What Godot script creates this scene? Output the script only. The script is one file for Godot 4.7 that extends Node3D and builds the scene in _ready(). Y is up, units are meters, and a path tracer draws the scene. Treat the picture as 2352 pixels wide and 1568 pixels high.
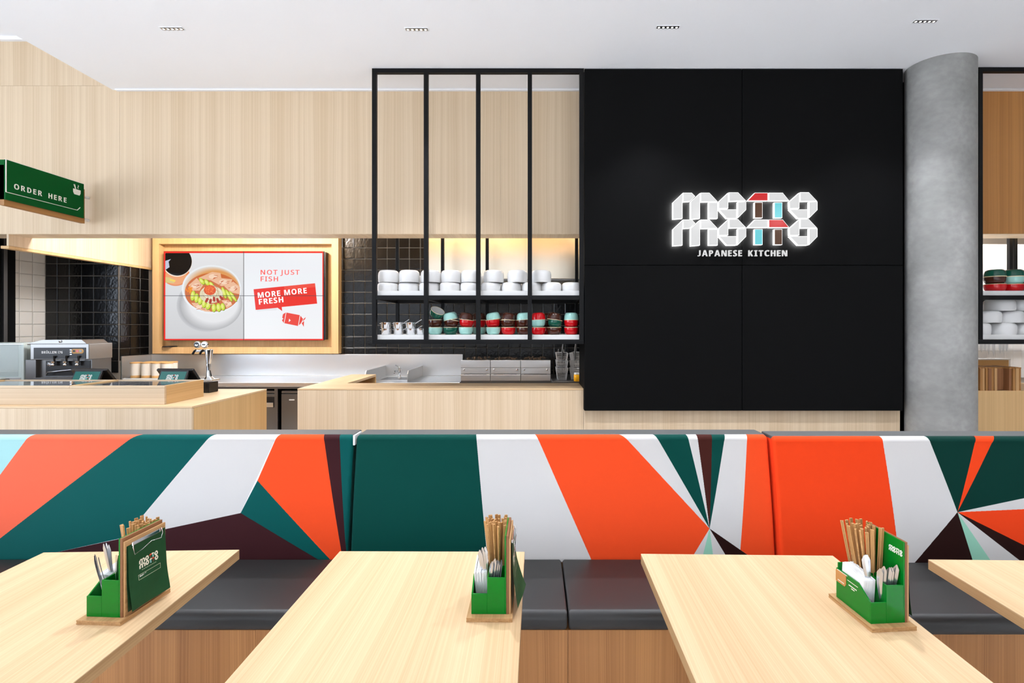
extends Node3D
# A casual dining room looking over banquettes and tables to a service counter and open kitchen.
# Surveyed from the photograph: eye height, lens and the distance of each plane; sx / sy give metres on a plane at that distance.
const F := 1100.0
const EYE := 1.58
const CEIL := 3.965
var rng := RandomNumberGenerator.new()
var M := {}
var taken := {}


class Shape:
	var v := PackedVector3Array()
	var n := PackedVector3Array()
	var t := PackedVector2Array()

	func tri(a: Vector3, b: Vector3, c: Vector3, na: Vector3, nb: Vector3, nc: Vector3, ta: Vector2, tb: Vector2, tc: Vector2) -> void:
		if (b - a).cross(c - a).dot(na + nb + nc) > 0.0:
			v.append_array([a, c, b]); n.append_array([na, nc, nb]); t.append_array([ta, tc, tb])
		else:
			v.append_array([a, b, c]); n.append_array([na, nb, nc]); t.append_array([ta, tb, tc])

	func quad(a: Vector3, b: Vector3, c: Vector3, d: Vector3, nn: Vector3, ta := Vector2.ZERO, tb := Vector2(1, 0), tc := Vector2(1, 1), td := Vector2(0, 1)) -> void:
		tri(a, b, c, nn, nn, nn, ta, tb, tc)
		tri(a, c, d, nn, nn, nn, ta, tc, td)

	func mesh() -> ArrayMesh:
		var s := []
		s.resize(Mesh.ARRAY_MAX)
		s[Mesh.ARRAY_VERTEX] = v
		s[Mesh.ARRAY_NORMAL] = n
		s[Mesh.ARRAY_TEX_UV] = t
		var m := ArrayMesh.new()
		m.add_surface_from_arrays(Mesh.PRIMITIVE_TRIANGLES, s)
		return m


func sx(px: float, d: float) -> float:
	return (px - 1225.0) * d / F


func sy(py: float, d: float) -> float:
	return EYE - (py - 750.0) * d / F


# ---------- shapes ----------
func edge_steps(h: float, r: float, k: int) -> PackedFloat32Array:
	var a := PackedFloat32Array()
	if r <= 0.0:
		return PackedFloat32Array([-h, h])
	for i in k + 1:
		a.append(-(h - r) - r * tan(PI / 4 * (1.0 - float(i) / k)))
	for i in k + 1:
		a.append((h - r) + r * tan(PI / 4 * float(i) / k))
	return a


# A box with rounded or chamfered edges; the texture is laid in metres with its grain along axis g.
func rbox(b: Shape, c: Vector3, s: Vector3, r := 0.0, k := 1, g := 1, turn := Basis.IDENTITY) -> Shape:
	var h := s / 2.0
	r = minf(r, minf(h.x, minf(h.y, h.z)) * 0.98)
	var off := Vector2(rng.randf() * 3.0, rng.randf() * 3.0)
	for ax in 3:
		var u := (ax + 1) % 3
		var w := (ax + 2) % 3
		var cu := edge_steps(h[u], r, k)
		var cw := edge_steps(h[w], r, k)
		for sgn in [-1.0, 1.0]:
			var pos := []
			var nor := []
			var tex := []
			for i in cu.size():
				for j in cw.size():
					var p := Vector3.ZERO
					p[ax] = h[ax] * sgn
					p[u] = cu[i]
					p[w] = cw[j]
					var nn := Vector3.ZERO
					nn[ax] = sgn
					if r > 0.0:
						var q := p.clamp(-(h - Vector3.ONE * r), h - Vector3.ONE * r)
						nn = (p - q).normalized()
						p = q + nn * r
					if ax == g:
						tex.append(Vector2(p[u], p[w]) + off)
					else:
						tex.append(Vector2(p[w] if u == g else p[u], p[g]) + off)
					pos.append(turn * p + c)
					nor.append(turn * nn)
			var m := cw.size()
			for i in cu.size() - 1:
				for j in m - 1:
					var q0 := i * m + j
					for f in [[q0, q0 + m, q0 + m + 1], [q0, q0 + m + 1, q0 + 1]]:
						b.tri(pos[f[0]], pos[f[1]], pos[f[2]], nor[f[0]], nor[f[1]], nor[f[2]], tex[f[0]], tex[f[1]], tex[f[2]])
	return b


# A box between two corners.
func bb(lo: Vector3, hi: Vector3, r := 0.0, g := 1, k := 1) -> Shape:
	return rbox(Shape.new(), (lo + hi) / 2.0, (hi - lo).abs(), r, k, g)


# Box from x0..x1, y0..y1, distances d0..d1.
func blk(x0: float, x1: float, y0: float, y1: float, d0: float, d1: float, r := 0.0, g := 1, k := 1) -> Shape:
	return bb(Vector3(x0, y0, -d1), Vector3(x1, y1, -d0), r, g, k)


func add_blk(b: Shape, x0: float, x1: float, y0: float, y1: float, d0: float, d1: float, r := 0.0, g := 1) -> Shape:
	return rbox(b, Vector3((x0 + x1) / 2, (y0 + y1) / 2, -(d0 + d1) / 2), Vector3(absf(x1 - x0), absf(y1 - y0), absf(d1 - d0)), r, 1, g)


func lathe(b: Shape, prof: Array, seg := 24, xf := Transform3D.IDENTITY) -> Shape:
	var sn := []
	for i in prof.size() - 1:
		var e: Vector2 = prof[i + 1] - prof[i]
		sn.append(Vector2(e.y, -e.x).normalized() if e.length() > 1e-7 else Vector2.RIGHT)
	for i in prof.size() - 1:
		var n0: Vector2 = sn[i]
		var n1: Vector2 = sn[i]
		if i > 0 and sn[i - 1].dot(sn[i]) > 0.6:
			n0 = (sn[i - 1] + sn[i]).normalized()
		if i < sn.size() - 1 and sn[i + 1].dot(sn[i]) > 0.6:
			n1 = (sn[i + 1] + sn[i]).normalized()
		var p0: Vector2 = prof[i]
		var p1: Vector2 = prof[i + 1]
		for s in seg:
			var a := TAU * s / seg
			var c := TAU * (s + 1) / seg
			var da := Vector3(cos(a), 0, sin(a))
			var dc := Vector3(cos(c), 0, sin(c))
			var up := Vector3.UP
			var q := [xf * (da * p0.x + up * p0.y), xf * (dc * p0.x + up * p0.y), xf * (dc * p1.x + up * p1.y), xf * (da * p1.x + up * p1.y)]
			var w := [xf.basis * (da * n0.x + up * n0.y), xf.basis * (dc * n0.x + up * n0.y), xf.basis * (dc * n1.x + up * n1.y), xf.basis * (da * n1.x + up * n1.y)]
			var tx := [Vector2(a / TAU, p0.y), Vector2(c / TAU, p0.y), Vector2(c / TAU, p1.y), Vector2(a / TAU, p1.y)]
			if p0.x > 1e-6:
				b.tri(q[0], q[1], q[2], w[0], w[1], w[2], tx[0], tx[1], tx[2])
			if p1.x > 1e-6:
				b.tri(q[0], q[2], q[3], w[0], w[2], w[3], tx[0], tx[2], tx[3])
	return b


func tube(b: Shape, pts: Array, r: float, sides := 8) -> Shape:
	var rings := []
	var side := Vector3.ZERO
	for i in pts.size():
		var dir: Vector3 = (pts[mini(i + 1, pts.size() - 1)] - pts[maxi(i - 1, 0)]).normalized()
		if side == Vector3.ZERO:
			side = dir.cross(Vector3.UP if absf(dir.y) < 0.9 else Vector3.RIGHT).normalized()
		side = (side - dir * side.dot(dir)).normalized()
		var up := dir.cross(side)
		var ring := []
		for s in sides:
			var a := TAU * s / sides
			ring.append(side * cos(a) + up * sin(a))
		rings.append(ring)
	for i in pts.size() - 1:
		for s in sides:
			var s2 := (s + 1) % sides
			var a0: Vector3 = rings[i][s]
			var a1: Vector3 = rings[i][s2]
			var b0: Vector3 = rings[i + 1][s]
			var b1: Vector3 = rings[i + 1][s2]
			b.tri(pts[i] + a0 * r, pts[i] + a1 * r, pts[i + 1] + b1 * r, a0, a1, b1, Vector2.ZERO, Vector2(0, 1), Vector2.ONE)
			b.tri(pts[i] + a0 * r, pts[i + 1] + b1 * r, pts[i + 1] + b0 * r, a0, b1, b0, Vector2.ZERO, Vector2.ONE, Vector2(1, 0))
	for e in [0, pts.size() - 1]:
		var nn: Vector3 = (pts[1] - pts[0]).normalized() * -1.0 if e == 0 else (pts[e] - pts[e - 1]).normalized()
		for s in sides:
			b.tri(pts[e], pts[e] + rings[e][s] * r, pts[e] + rings[e][(s + 1) % sides] * r, nn, nn, nn, Vector2.ZERO, Vector2.ZERO, Vector2.ZERO)
	return b


# An outline in x, y pushed from z0 to z1.
func prism(b: Shape, poly: PackedVector2Array, z0: float, z1: float, xf := Transform3D.IDENTITY) -> Shape:
	var ids := Geometry2D.triangulate_polygon(poly)
	for z in [z0, z1]:
		var nn := xf.basis * Vector3(0, 0, 1.0 if z == maxf(z0, z1) else -1.0)
		for i in range(0, ids.size(), 3):
			var p := []
			for k in 3:
				var q := poly[ids[i + k]]
				p.append(xf * Vector3(q.x, q.y, z))
			b.tri(p[0], p[1], p[2], nn, nn, nn, poly[ids[i]], poly[ids[i + 1]], poly[ids[i + 2]])
	var ccw := not Geometry2D.is_polygon_clockwise(poly)
	for i in poly.size():
		var a := poly[i]
		var c := poly[(i + 1) % poly.size()]
		var e := (c - a).normalized()
		var nn := xf.basis * (Vector3(e.y, -e.x, 0) if ccw else Vector3(-e.y, e.x, 0))
		var l := (c - a).length()
		b.quad(xf * Vector3(a.x, a.y, z0), xf * Vector3(c.x, c.y, z0), xf * Vector3(c.x, c.y, z1), xf * Vector3(a.x, a.y, z1), nn, Vector2(0, z0), Vector2(l, z0), Vector2(l, z1), Vector2(0, z1))
	return b


func poly_of(a: Array) -> PackedVector2Array:
	var p := PackedVector2Array()
	for i in range(0, a.size(), 2):
		p.append(Vector2(a[i], a[i + 1]))
	return p


func ellipse(c: Vector2, rx: float, ry: float, turn := 0.0, seg := 64) -> PackedVector2Array:
	var p := PackedVector2Array()
	for i in seg:
		var a := TAU * i / seg
		p.append(c + Vector2(cos(a) * rx, sin(a) * ry).rotated(turn))
	return p


func moved(p: PackedVector2Array, k: float, off: Vector2) -> PackedVector2Array:
	var o := PackedVector2Array()
	for q in p:
		o.append(q * k + off)
	return o


# ---------- objects ----------
func numbered(called: String) -> String:
	var k: int = taken.get(called, 0)
	taken[called] = k + 1
	return called if k == 0 else "%s_%03d" % [called, k]


func tag(o: Node3D, label: String, category: String, group := "") -> Node3D:
	o.set_meta("label", label)
	o.set_meta("category", category)
	if group:
		o.set_meta("group", group)
	return o


func thing(called: String, label: String, category: String, at := Vector3.ZERO, turn := 0.0, group := "") -> Node3D:
	var o := Node3D.new()
	o.name = numbered(called)
	add_child(o)
	o.position = at
	o.rotation.y = turn
	return tag(o, label, category, group)


func part(called: String, shape, m: Material, parent: Node) -> MeshInstance3D:
	var o := MeshInstance3D.new()
	o.mesh = shape.mesh() if shape is Shape else shape
	o.material_override = m
	if parent == self:
		o.name = numbered(called)
		add_child(o)
	else:
		o.name = called
		parent.add_child(o, true)
	return o


func struct(called: String, shape, m: Material, label: String) -> MeshInstance3D:
	var o := part(called, shape, m, self)
	o.set_meta("kind", "structure")
	o.set_meta("label", label)
	return o


func copy(o: Node3D, label: String, group: String) -> Node3D:
	var c: Node3D = o.duplicate()
	c.name = numbered(o.name.rstrip("0123456789").rstrip("_"))
	add_child(c)
	c.set_meta("label", label)
	c.set_meta("group", group)
	return c


func lettering(called: String, words: String, cap: float, m: Material, parent: Node, xf: Transform3D, deep := 0.001, spacing := 0, width := 0.0, bold := true, middle := false) -> MeshInstance3D:
	var f := SystemFont.new()
	f.font_names = PackedStringArray(["Droid Sans"])
	f.font_weight = 700 if bold else 400
	var fv := FontVariation.new()
	fv.base_font = f
	fv.spacing_glyph = spacing
	if not bold:
		fv.variation_embolden = 0.55
	var tm := TextMesh.new()
	tm.text = words
	tm.font = fv
	tm.font_size = 64
	tm.pixel_size = cap / 45.7
	tm.depth = deep
	tm.curve_step = 1.0
	var box := tm.get_aabb()
	var ref: TextMesh = tm.duplicate()
	ref.text = "H"
	var hb := ref.get_aabb()
	var ky := 1.0
	if words == "J":
		ky = hb.size.y / box.size.y
		hb.position.y = box.position.y * ky
	var k := width / box.size.x if width > 0.0 else 1.0
	var o := part(called, tm, m, parent)
	var shift := Vector3(-box.position.x * k - (box.size.x * k / 2 if middle else 0.0), -hb.position.y, deep / 2)
	o.transform = xf * Transform3D(Basis.from_scale(Vector3(k, ky, 1)), shift)
	return o


# ---------- pictures ----------
func fill(im: Image, p: PackedVector2Array, c: Color) -> void:
	var y0 := 1e9
	var y1 := -1e9
	for q in p:
		y0 = minf(y0, q.y)
		y1 = maxf(y1, q.y)
	for y in range(maxi(0, int(floor(y0))), mini(im.get_height(), int(ceil(y1)) + 1)):
		var ys := y + 0.5
		var hits := PackedFloat32Array()
		for i in p.size():
			var a := p[i]
			var b := p[(i + 1) % p.size()]
			if (a.y <= ys) != (b.y <= ys):
				hits.append(a.x + (ys - a.y) * (b.x - a.x) / (b.y - a.y))
		hits.sort()
		for i in range(0, hits.size() - 1, 2):
			var a := maxi(0, int(round(hits[i])))
			var b := mini(im.get_width(), int(round(hits[i + 1])))
			if b > a:
				im.fill_rect(Rect2i(a, y, b - a, 1), c)


func c8(r: int, g: int, b: int) -> Color:
	return Color8(r, g, b)


# Oak veneer: fine straight streaks over soft broad bands, one metre across and two along.
func oak_picture(w: int, h: int, contrast: float, seed_at: int) -> ImageTexture:
	var nz := FastNoiseLite.new()
	nz.seed = seed_at
	nz.noise_type = FastNoiseLite.TYPE_SIMPLEX_SMOOTH
	nz.frequency = 1.0
	nz.fractal_octaves = 1
	var ring := PackedFloat32Array()
	for x in w:
		var a := TAU * x / w
		var p := Vector2(cos(a), sin(a))
		var broad := nz.get_noise_2dv(p * 1.3) * 0.45 + nz.get_noise_2dv(p * 3.1 + Vector2(9, 3)) * 0.3 + nz.get_noise_2dv(p * 11.0 + Vector2(-20, 33)) * 0.22
		var fine := nz.get_noise_2dv(p * 28.0 + Vector2(40, 3)) * 0.55 + nz.get_noise_2dv(p * 75.0 + Vector2(4, 70)) * 0.5 + nz.get_noise_2dv(p * 150.0 + Vector2(-60, 20)) * 0.45
		ring.append(broad * 0.75 + fine * 0.55)
	var tall := PackedFloat32Array()
	for y in h:
		var a := TAU * y / h
		tall.append(sin(a + 1.0) * 7.0 + sin(a * 2.0) * 4.0 + sin(a * 3.0 + 2.0) * 2.0)
	var px := PackedByteArray()
	px.resize(w * h * 3)
	var at := 0
	for y in h:
		var sway := tall[y] * 0.5
		for x in w:
			var wob := sway * sin(TAU * x / w * 2.0 + 0.7)
			var q := x + wob
			var i := int(floor(q))
			var fr := q - i
			var s := lerpf(ring[posmod(i, w)], ring[posmod(i + 1, w)], fr) * contrast
			px[at] = clampi(int(232.0 + s * 46.0), 0, 255)
			px[at + 1] = clampi(int(228.0 + s * 60.0), 0, 255)
			px[at + 2] = clampi(int(222.0 + s * 78.0), 0, 255)
			at += 3
	return ImageTexture.create_from_image(Image.create_from_data(w, h, false, Image.FORMAT_RGB8, px))


func noise_tex(size: int, freq: float, octaves: int, lo: Color, hi: Color, seed_at := 1, bump := false) -> NoiseTexture2D:
	var nz := FastNoiseLite.new()
	nz.seed = seed_at
	nz.frequency = freq
	nz.fractal_octaves = octaves
	var tx := NoiseTexture2D.new()
	tx.width = size
	tx.height = size
	tx.seamless = true
	tx.noise = nz
	if bump:
		tx.as_normal_map = true
		tx.bump_strength = 6.0
	else:
		var g := Gradient.new()
		g.set_color(0, lo)
		g.set_color(1, hi)
		tx.color_ramp = g
	return tx


func mat(called: String, c: Color, rough := 0.6, metal := 0.0) -> StandardMaterial3D:
	var m := StandardMaterial3D.new()
	m.resource_name = called
	m.albedo_color = c
	m.roughness = rough
	m.metallic = metal
	M[called] = m
	return m


func wood(called: String, c: Color, tex: Texture2D, rough := 0.5, scale := 1.0) -> StandardMaterial3D:
	var m := mat(called, c, rough)
	m.albedo_texture = tex
	m.uv1_scale = Vector3(scale, scale * 0.5, 1)
	return m


func glow(called: String, c: Color, energy: float) -> StandardMaterial3D:
	var m := mat(called, c.darkened(0.75), 0.5)
	m.emission_enabled = true
	m.emission = c
	m.emission_energy_multiplier = energy
	return m


func materials() -> void:
	var oak := oak_picture(1024, 512, 0.42, 3)
	var oak2 := oak_picture(1024, 512, 0.85, 11)
	wood("oak", c8(236, 213, 182), oak, 0.55)
	wood("oak_table", c8(238, 206, 164), oak, 0.42)
	wood("oak_edge", c8(196, 158, 112), oak2, 0.5, 3.0)
	wood("oak_amber", c8(232, 192, 136), oak, 0.5)
	wood("oak_bench", c8(186, 128, 72), oak2, 0.55)
	wood("ply", c8(205, 160, 108), oak2, 0.6, 4.0)
	wood("ply_dark", c8(150, 100, 62), oak2, 0.6, 5.0)
	wood("block_wood", c8(176, 124, 66), oak2, 0.5, 3.0)
	wood("chop_wood", c8(212, 162, 102), oak2, 0.6, 6.0)
	mat("white_paint", c8(240, 240, 241), 0.9)
	mat("ceiling_paint", c8(243, 243, 244), 0.95)
	mat("grey_floor", c8(222, 222, 221), 0.6)
	mat("wall_paint", c8(225, 223, 220), 0.9)
	mat("black_panel", c8(17, 17, 17), 0.55).metallic_specular = 0.12
	mat("black_steel", c8(11, 11, 12), 0.45).metallic_specular = 0.3
	mat("black_plastic", c8(16, 16, 18), 0.35)
	mat("grout", c8(128, 120, 110), 0.9)
	mat("grout_light", c8(186, 182, 175), 0.9)
	var bump := noise_tex(256, 0.02, 3, Color.BLACK, Color.WHITE, 5, true)
	for q in [["tile_a", 7], ["tile_b", 9], ["tile_c", 12]]:
		var m := mat(q[0], c8(q[1], q[1], q[1] + 1), 0.2)
		m.metallic_specular = 0.42
		m.normal_enabled = true
		m.normal_texture = bump
		m.normal_scale = 0.16
	mat("tile_white", c8(222, 218, 210), 0.3)
	mat("shelf_white", c8(226, 225, 222), 0.45)
	mat("vinyl_grey", c8(22, 21, 20), 0.47).metallic_specular = 0.55
	mat("vinyl_top", c8(88, 89, 88), 0.55)
	mat("white_glaze", c8(226, 225, 223), 0.14)
	mat("cream_rim", c8(238, 222, 180), 0.25)
	mat("red_glaze", c8(205, 12, 22), 0.1)
	mat("brown_glaze", c8(70, 32, 20), 0.1)
	mat("mint_glaze", c8(166, 216, 205), 0.12)
	mat("green_glaze", c8(8, 84, 66), 0.1)
	var st := mat("steel", c8(222, 222, 221), 0.3, 1.0)
	st.normal_enabled = true
	st.normal_texture = noise_tex(256, 0.008, 2, Color.BLACK, Color.WHITE, 8, true)
	st.normal_scale = 0.05
	mat("steel_hood", c8(226, 218, 200), 0.3, 1.0)
	mat("steel_mid", c8(150, 149, 147), 0.34, 1.0)
	mat("cutlery_steel", c8(196, 198, 202), 0.2, 0.85)
	mat("tile_bright", c8(242, 241, 238), 0.35)
	mat("steel_dark", c8(120, 119, 118), 0.36, 1.0)
	mat("chrome", c8(225, 226, 228), 0.08, 1.0)
	mat("wire", c8(225, 225, 225), 0.3, 0.6)
	mat("green_acrylic", c8(0, 122, 32), 0.15).metallic_specular = 0.35
	mat("green_sign", c8(0, 84, 34), 0.5).metallic_specular = 0.2
	mat("print_white", c8(240, 238, 230), 0.6)
	mat("paper", c8(246, 246, 246), 0.8)
	mat("yellow_jar", c8(250, 180, 10), 0.3)
	mat("wood_label", c8(196, 140, 78), 0.5)
	mat("paper_cup", c8(226, 218, 205), 0.7)
	mat("tan_card", c8(206, 160, 100), 0.7)
	mat("sage_steel", c8(205, 218, 214), 0.3)
	mat("lava", c8(84, 66, 50), 0.95)
	var con := mat("concrete", Color.WHITE, 0.75)
	con.albedo_texture = noise_tex(512, 0.006, 5, c8(142, 141, 138), c8(176, 175, 171), 21)
	con.uv1_triplanar = true
	con.uv1_world_triplanar = true
	con.uv1_scale = Vector3(0.55, 0.55, 0.55)
	con.detail_enabled = true
	con.detail_blend_mode = BaseMaterial3D.BLEND_MODE_MUL
	var fine := noise_tex(512, 0.05, 4, c8(225, 225, 225), c8(255, 255, 255), 4)
	con.detail_albedo = fine
	var pane := mat("pane", Color(0.9, 0.95, 0.95, 0.12), 0.02)
	pane.transparency = BaseMaterial3D.TRANSPARENCY_ALPHA
	var dark := mat("pane_dark", Color(0.5, 0.55, 0.6, 0.25), 0.02)
	dark.transparency = BaseMaterial3D.TRANSPARENCY_ALPHA
	glow("sign_glow", Color.WHITE, 1.6)
	glow("sign_led", Color.WHITE, 46.0)
	wood("oak_shaded", c8(214, 150, 84), oak2, 0.5)  # same oak, with the dimmer, warmer light at right put into its colour
	mat("sign_face", c8(232, 232, 232), 0.5)
	glow("sign_face_white", c8(228, 228, 228), 0.78)
	glow("sign_red", c8(235, 30, 32), 0.65)
	glow("sign_cyan", c8(110, 215, 225), 0.8)
	glow("sign_brown", c8(96, 58, 28), 0.6)
	glow("lamp_glow", c8(255, 250, 240), 2.5)
	glow("screen_red", c8(246, 40, 34), 0.85)
	glow("screen_white", c8(255, 255, 255), 0.92)


func _ready() -> void:
	rng.seed = 7
	# camera: level, square to the counter, with a shifted lens
	var cam := Camera3D.new()
	cam.name = "camera"
	add_child(cam)
	cam.position = Vector3(0, EYE, 0)
	cam.near = 0.05
	cam.far = 60.0
	cam.projection = Camera3D.PROJECTION_FRUSTUM
	cam.size = 1568.0 / F * cam.near
	cam.frustum_offset = Vector2((1176.0 - 1225.0) / F, (750.0 - 784.0) / F) * cam.near
	cam.current = true
	# sky and exposure
	var env := Environment.new()
	env.background_mode = Environment.BG_SKY
	var sky := Sky.new()
	var sm := ProceduralSkyMaterial.new()
	sm.sky_top_color = c8(222, 232, 246)
	sm.sky_horizon_color = c8(246, 248, 250)
	sm.ground_bottom_color = c8(222, 228, 234)
	sm.ground_horizon_color = c8(232, 238, 244)
	sm.sky_energy_multiplier = 0.9
	sm.ground_energy_multiplier = 1.5
	sky.sky_material = sm
	env.sky = sky
	env.tonemap_mode = Environment.TONE_MAPPER_LINEAR
	env.tonemap_exposure = 1.09
	env.sdfgi_enabled = true
	env.ssao_enabled = true
	env.ssil_enabled = true
	var we := WorldEnvironment.new()
	we.name = "world"
	we.environment = env
	add_child(we)
	# daylight at the glazing on the left and behind the camera
	daylight(Vector3(-8.85, 1.7, 0.9), Vector2(5.8, 2.8), Vector3(0.2, -PI / 2, 0), 24.0)
	daylight(Vector3(-3.0, 2.5, 4.35), Vector2(8.0, 1.8), Vector3(0.2, 0, 0), 4.0)
	materials()
	room()
	back_wall()
	bulkhead()
	ceiling_lights()
	black_wall()
	video_wall()
	back_bench()
	order_counter()
	pass_counter()
	rack(false)
	rack(true)
	right_kitchen()
	banquette()
	tables()
	caddies()


func daylight(at: Vector3, size: Vector2, turn: Vector3, e: float) -> void:
	var l := AreaLight3D.new()
	l.name = "window_daylight"
	l.area_size = size
	l.light_energy = e
	l.light_color = c8(218, 233, 255)
	l.shadow_enabled = true
	l.area_range = 30.0
	add_child(l, true)
	l.position = at
	l.rotation = turn


# ---------- the setting ----------
func room() -> void:
	struct("floor", blk(-9.2, 8.2, -0.1, 0.0, -4.7, 7.0), M.grey_floor, "plain grey floor under the tables and counters")
	# lower ceiling, and the raised part on the left beyond its edge
	struct("ceiling", blk(-4.24, 8.2, CEIL, CEIL + 0.58, -4.7, 7.0), M.ceiling_paint, "smooth white lower ceiling with recessed lights")
	struct("ceiling", blk(-9.2, -4.24, 4.492, 4.6, -4.7, 7.0), M.ceiling_paint, "raised white ceiling on the left beyond the step")
	var l := Shape.new()
	add_blk(l, -9.2, -9.0, 0, 4.6, 2.2, 7.0)
	add_blk(l, -9.2, -9.0, 0, 4.6, -4.7, -4.2)
	add_blk(l, -9.2, -9.0, 0, 0.2, -4.2, 2.2)
	add_blk(l, -9.2, -9.0, 3.3, 4.6, -4.2, 2.2)
	struct("wall_left", l, M.wall_paint, "pale wall on the left with a wide window")
	var r := Shape.new()
	add_blk(r, -9.0, -7.0, 0, 4.6, -4.7, -4.5)
	add_blk(r, 1.0, 8.2, 0, 4.6, -4.7, -4.5)
	add_blk(r, -7.0, 1.0, 3.4, 4.6, -4.7, -4.5)
	add_blk(r, -7.0, 1.0, 0.0, 1.5, -4.7, -4.5)
	struct("wall_rear", r, M.wall_paint, "wall behind the viewer with a wide glazed opening")
	struct("wall_right", blk(8.0, 8.2, 0, 4.6, -4.7, 7.0), M.wall_paint, "pale wall on the far right")
	# glazing frames
	var fr := Shape.new()
	for z in [-4.2, -2.1, 0.0, 2.16]:
		add_blk(fr, -9.12, -9.04, 0.2, 3.3, z, z + 0.04)
	struct("window_1", fr, M.black_steel, "black framed window on the left wall")
	var fr2 := Shape.new()
	for x in [-7.0, -5.0, -3.0, -1.0, 0.95]:
		add_blk(fr2, x, x + 0.05, 1.5, 3.4, -4.62, -4.54)
	struct("window_2", fr2, M.black_steel, "black framed glazing behind the viewer")
	# concrete column beside the black panels
	var c := Shape.new()
	lathe(c, [Vector2(1, 0), Vector2(1, CEIL)], 96)
	var col := struct("wall_column", c, M.concrete, "thick round grey concrete column right of the black panels")
	col.position = Vector3(3.735, 0, -4.40)
	col.scale = Vector3(0.276, 1, 0.235)


func tile_mesh(size: float) -> ArrayMesh:
	var b := Shape.new()
	var h := size / 2
	var e := 0.006
	var z := 0.007
	var uo := Vector2(rng.randf(), rng.randf())
	var f := [Vector3(-h + e, -h + e, z), Vector3(h - e, -h + e, z), Vector3(h - e, h - e, z), Vector3(-h + e, h - e, z)]
	var o := [Vector3(-h, -h, z - 0.003), Vector3(h, -h, z - 0.003), Vector3(h, h, z - 0.003), Vector3(-h, h, z - 0.003)]
	var o2 := [Vector3(-h, -h, 0), Vector3(h, -h, 0), Vector3(h, h, 0), Vector3(-h, h, 0)]
	b.quad(f[0], f[1], f[2], f[3], Vector3.BACK, uo, uo + Vector2(0.4, 0), uo + Vector2(0.4, 0.4), uo + Vector2(0, 0.4))
	for i in 4:
		var j := (i + 1) % 4
		var nn: Vector3 = ((o[i] + o[j]) * 0.5 - Vector3(0, 0, z - 0.003)).normalized()
		b.quad(f[i], f[j], o[j], o[i], (nn + Vector3(0, 0, 1.6)).normalized(), uo, uo, uo, uo)
		b.quad(o[i], o[j], o2[j], o2[i], nn, uo, uo, uo, uo)
	return b.mesh()


# A field of square tiles set one by one on a wall: u runs along the wall, v up.
func tiles(wall: Node, origin: Vector3, u: Vector3, face: Vector3, u0: float, u1: float, y0: float, y1: float, pitch: float, mats: Array, meshes: Array, lim := 300) -> int:
	var made := 0
	var i := 0
	while u0 + (i + 0.5) * pitch < u1:
		var j := 0
		while y0 + (j + 0.5) * pitch < y1:
			if made < lim:
				var o := MeshInstance3D.new()
				o.name = "tile"
				o.mesh = meshes[rng.randi() % meshes.size()]
				o.material_override = mats[rng.randi() % mats.size()]
				wall.add_child(o, true)
				var fx := Basis(u, Vector3.UP, face)
				fx = fx * Basis.from_euler(Vector3(rng.randf_range(-1, 1) * 0.006, rng.randf_range(-1, 1) * 0.006, rng.randf_range(-1, 1) * 0.003))
				o.transform = Transform3D(fx, origin + u * (u0 + (i + 0.5) * pitch) + Vector3(0, y0 + (j + 0.5) * pitch, 0) + face * rng.randf_range(0.0, 0.0012))
				made += 1
			j += 1
		i += 1
	return made


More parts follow.
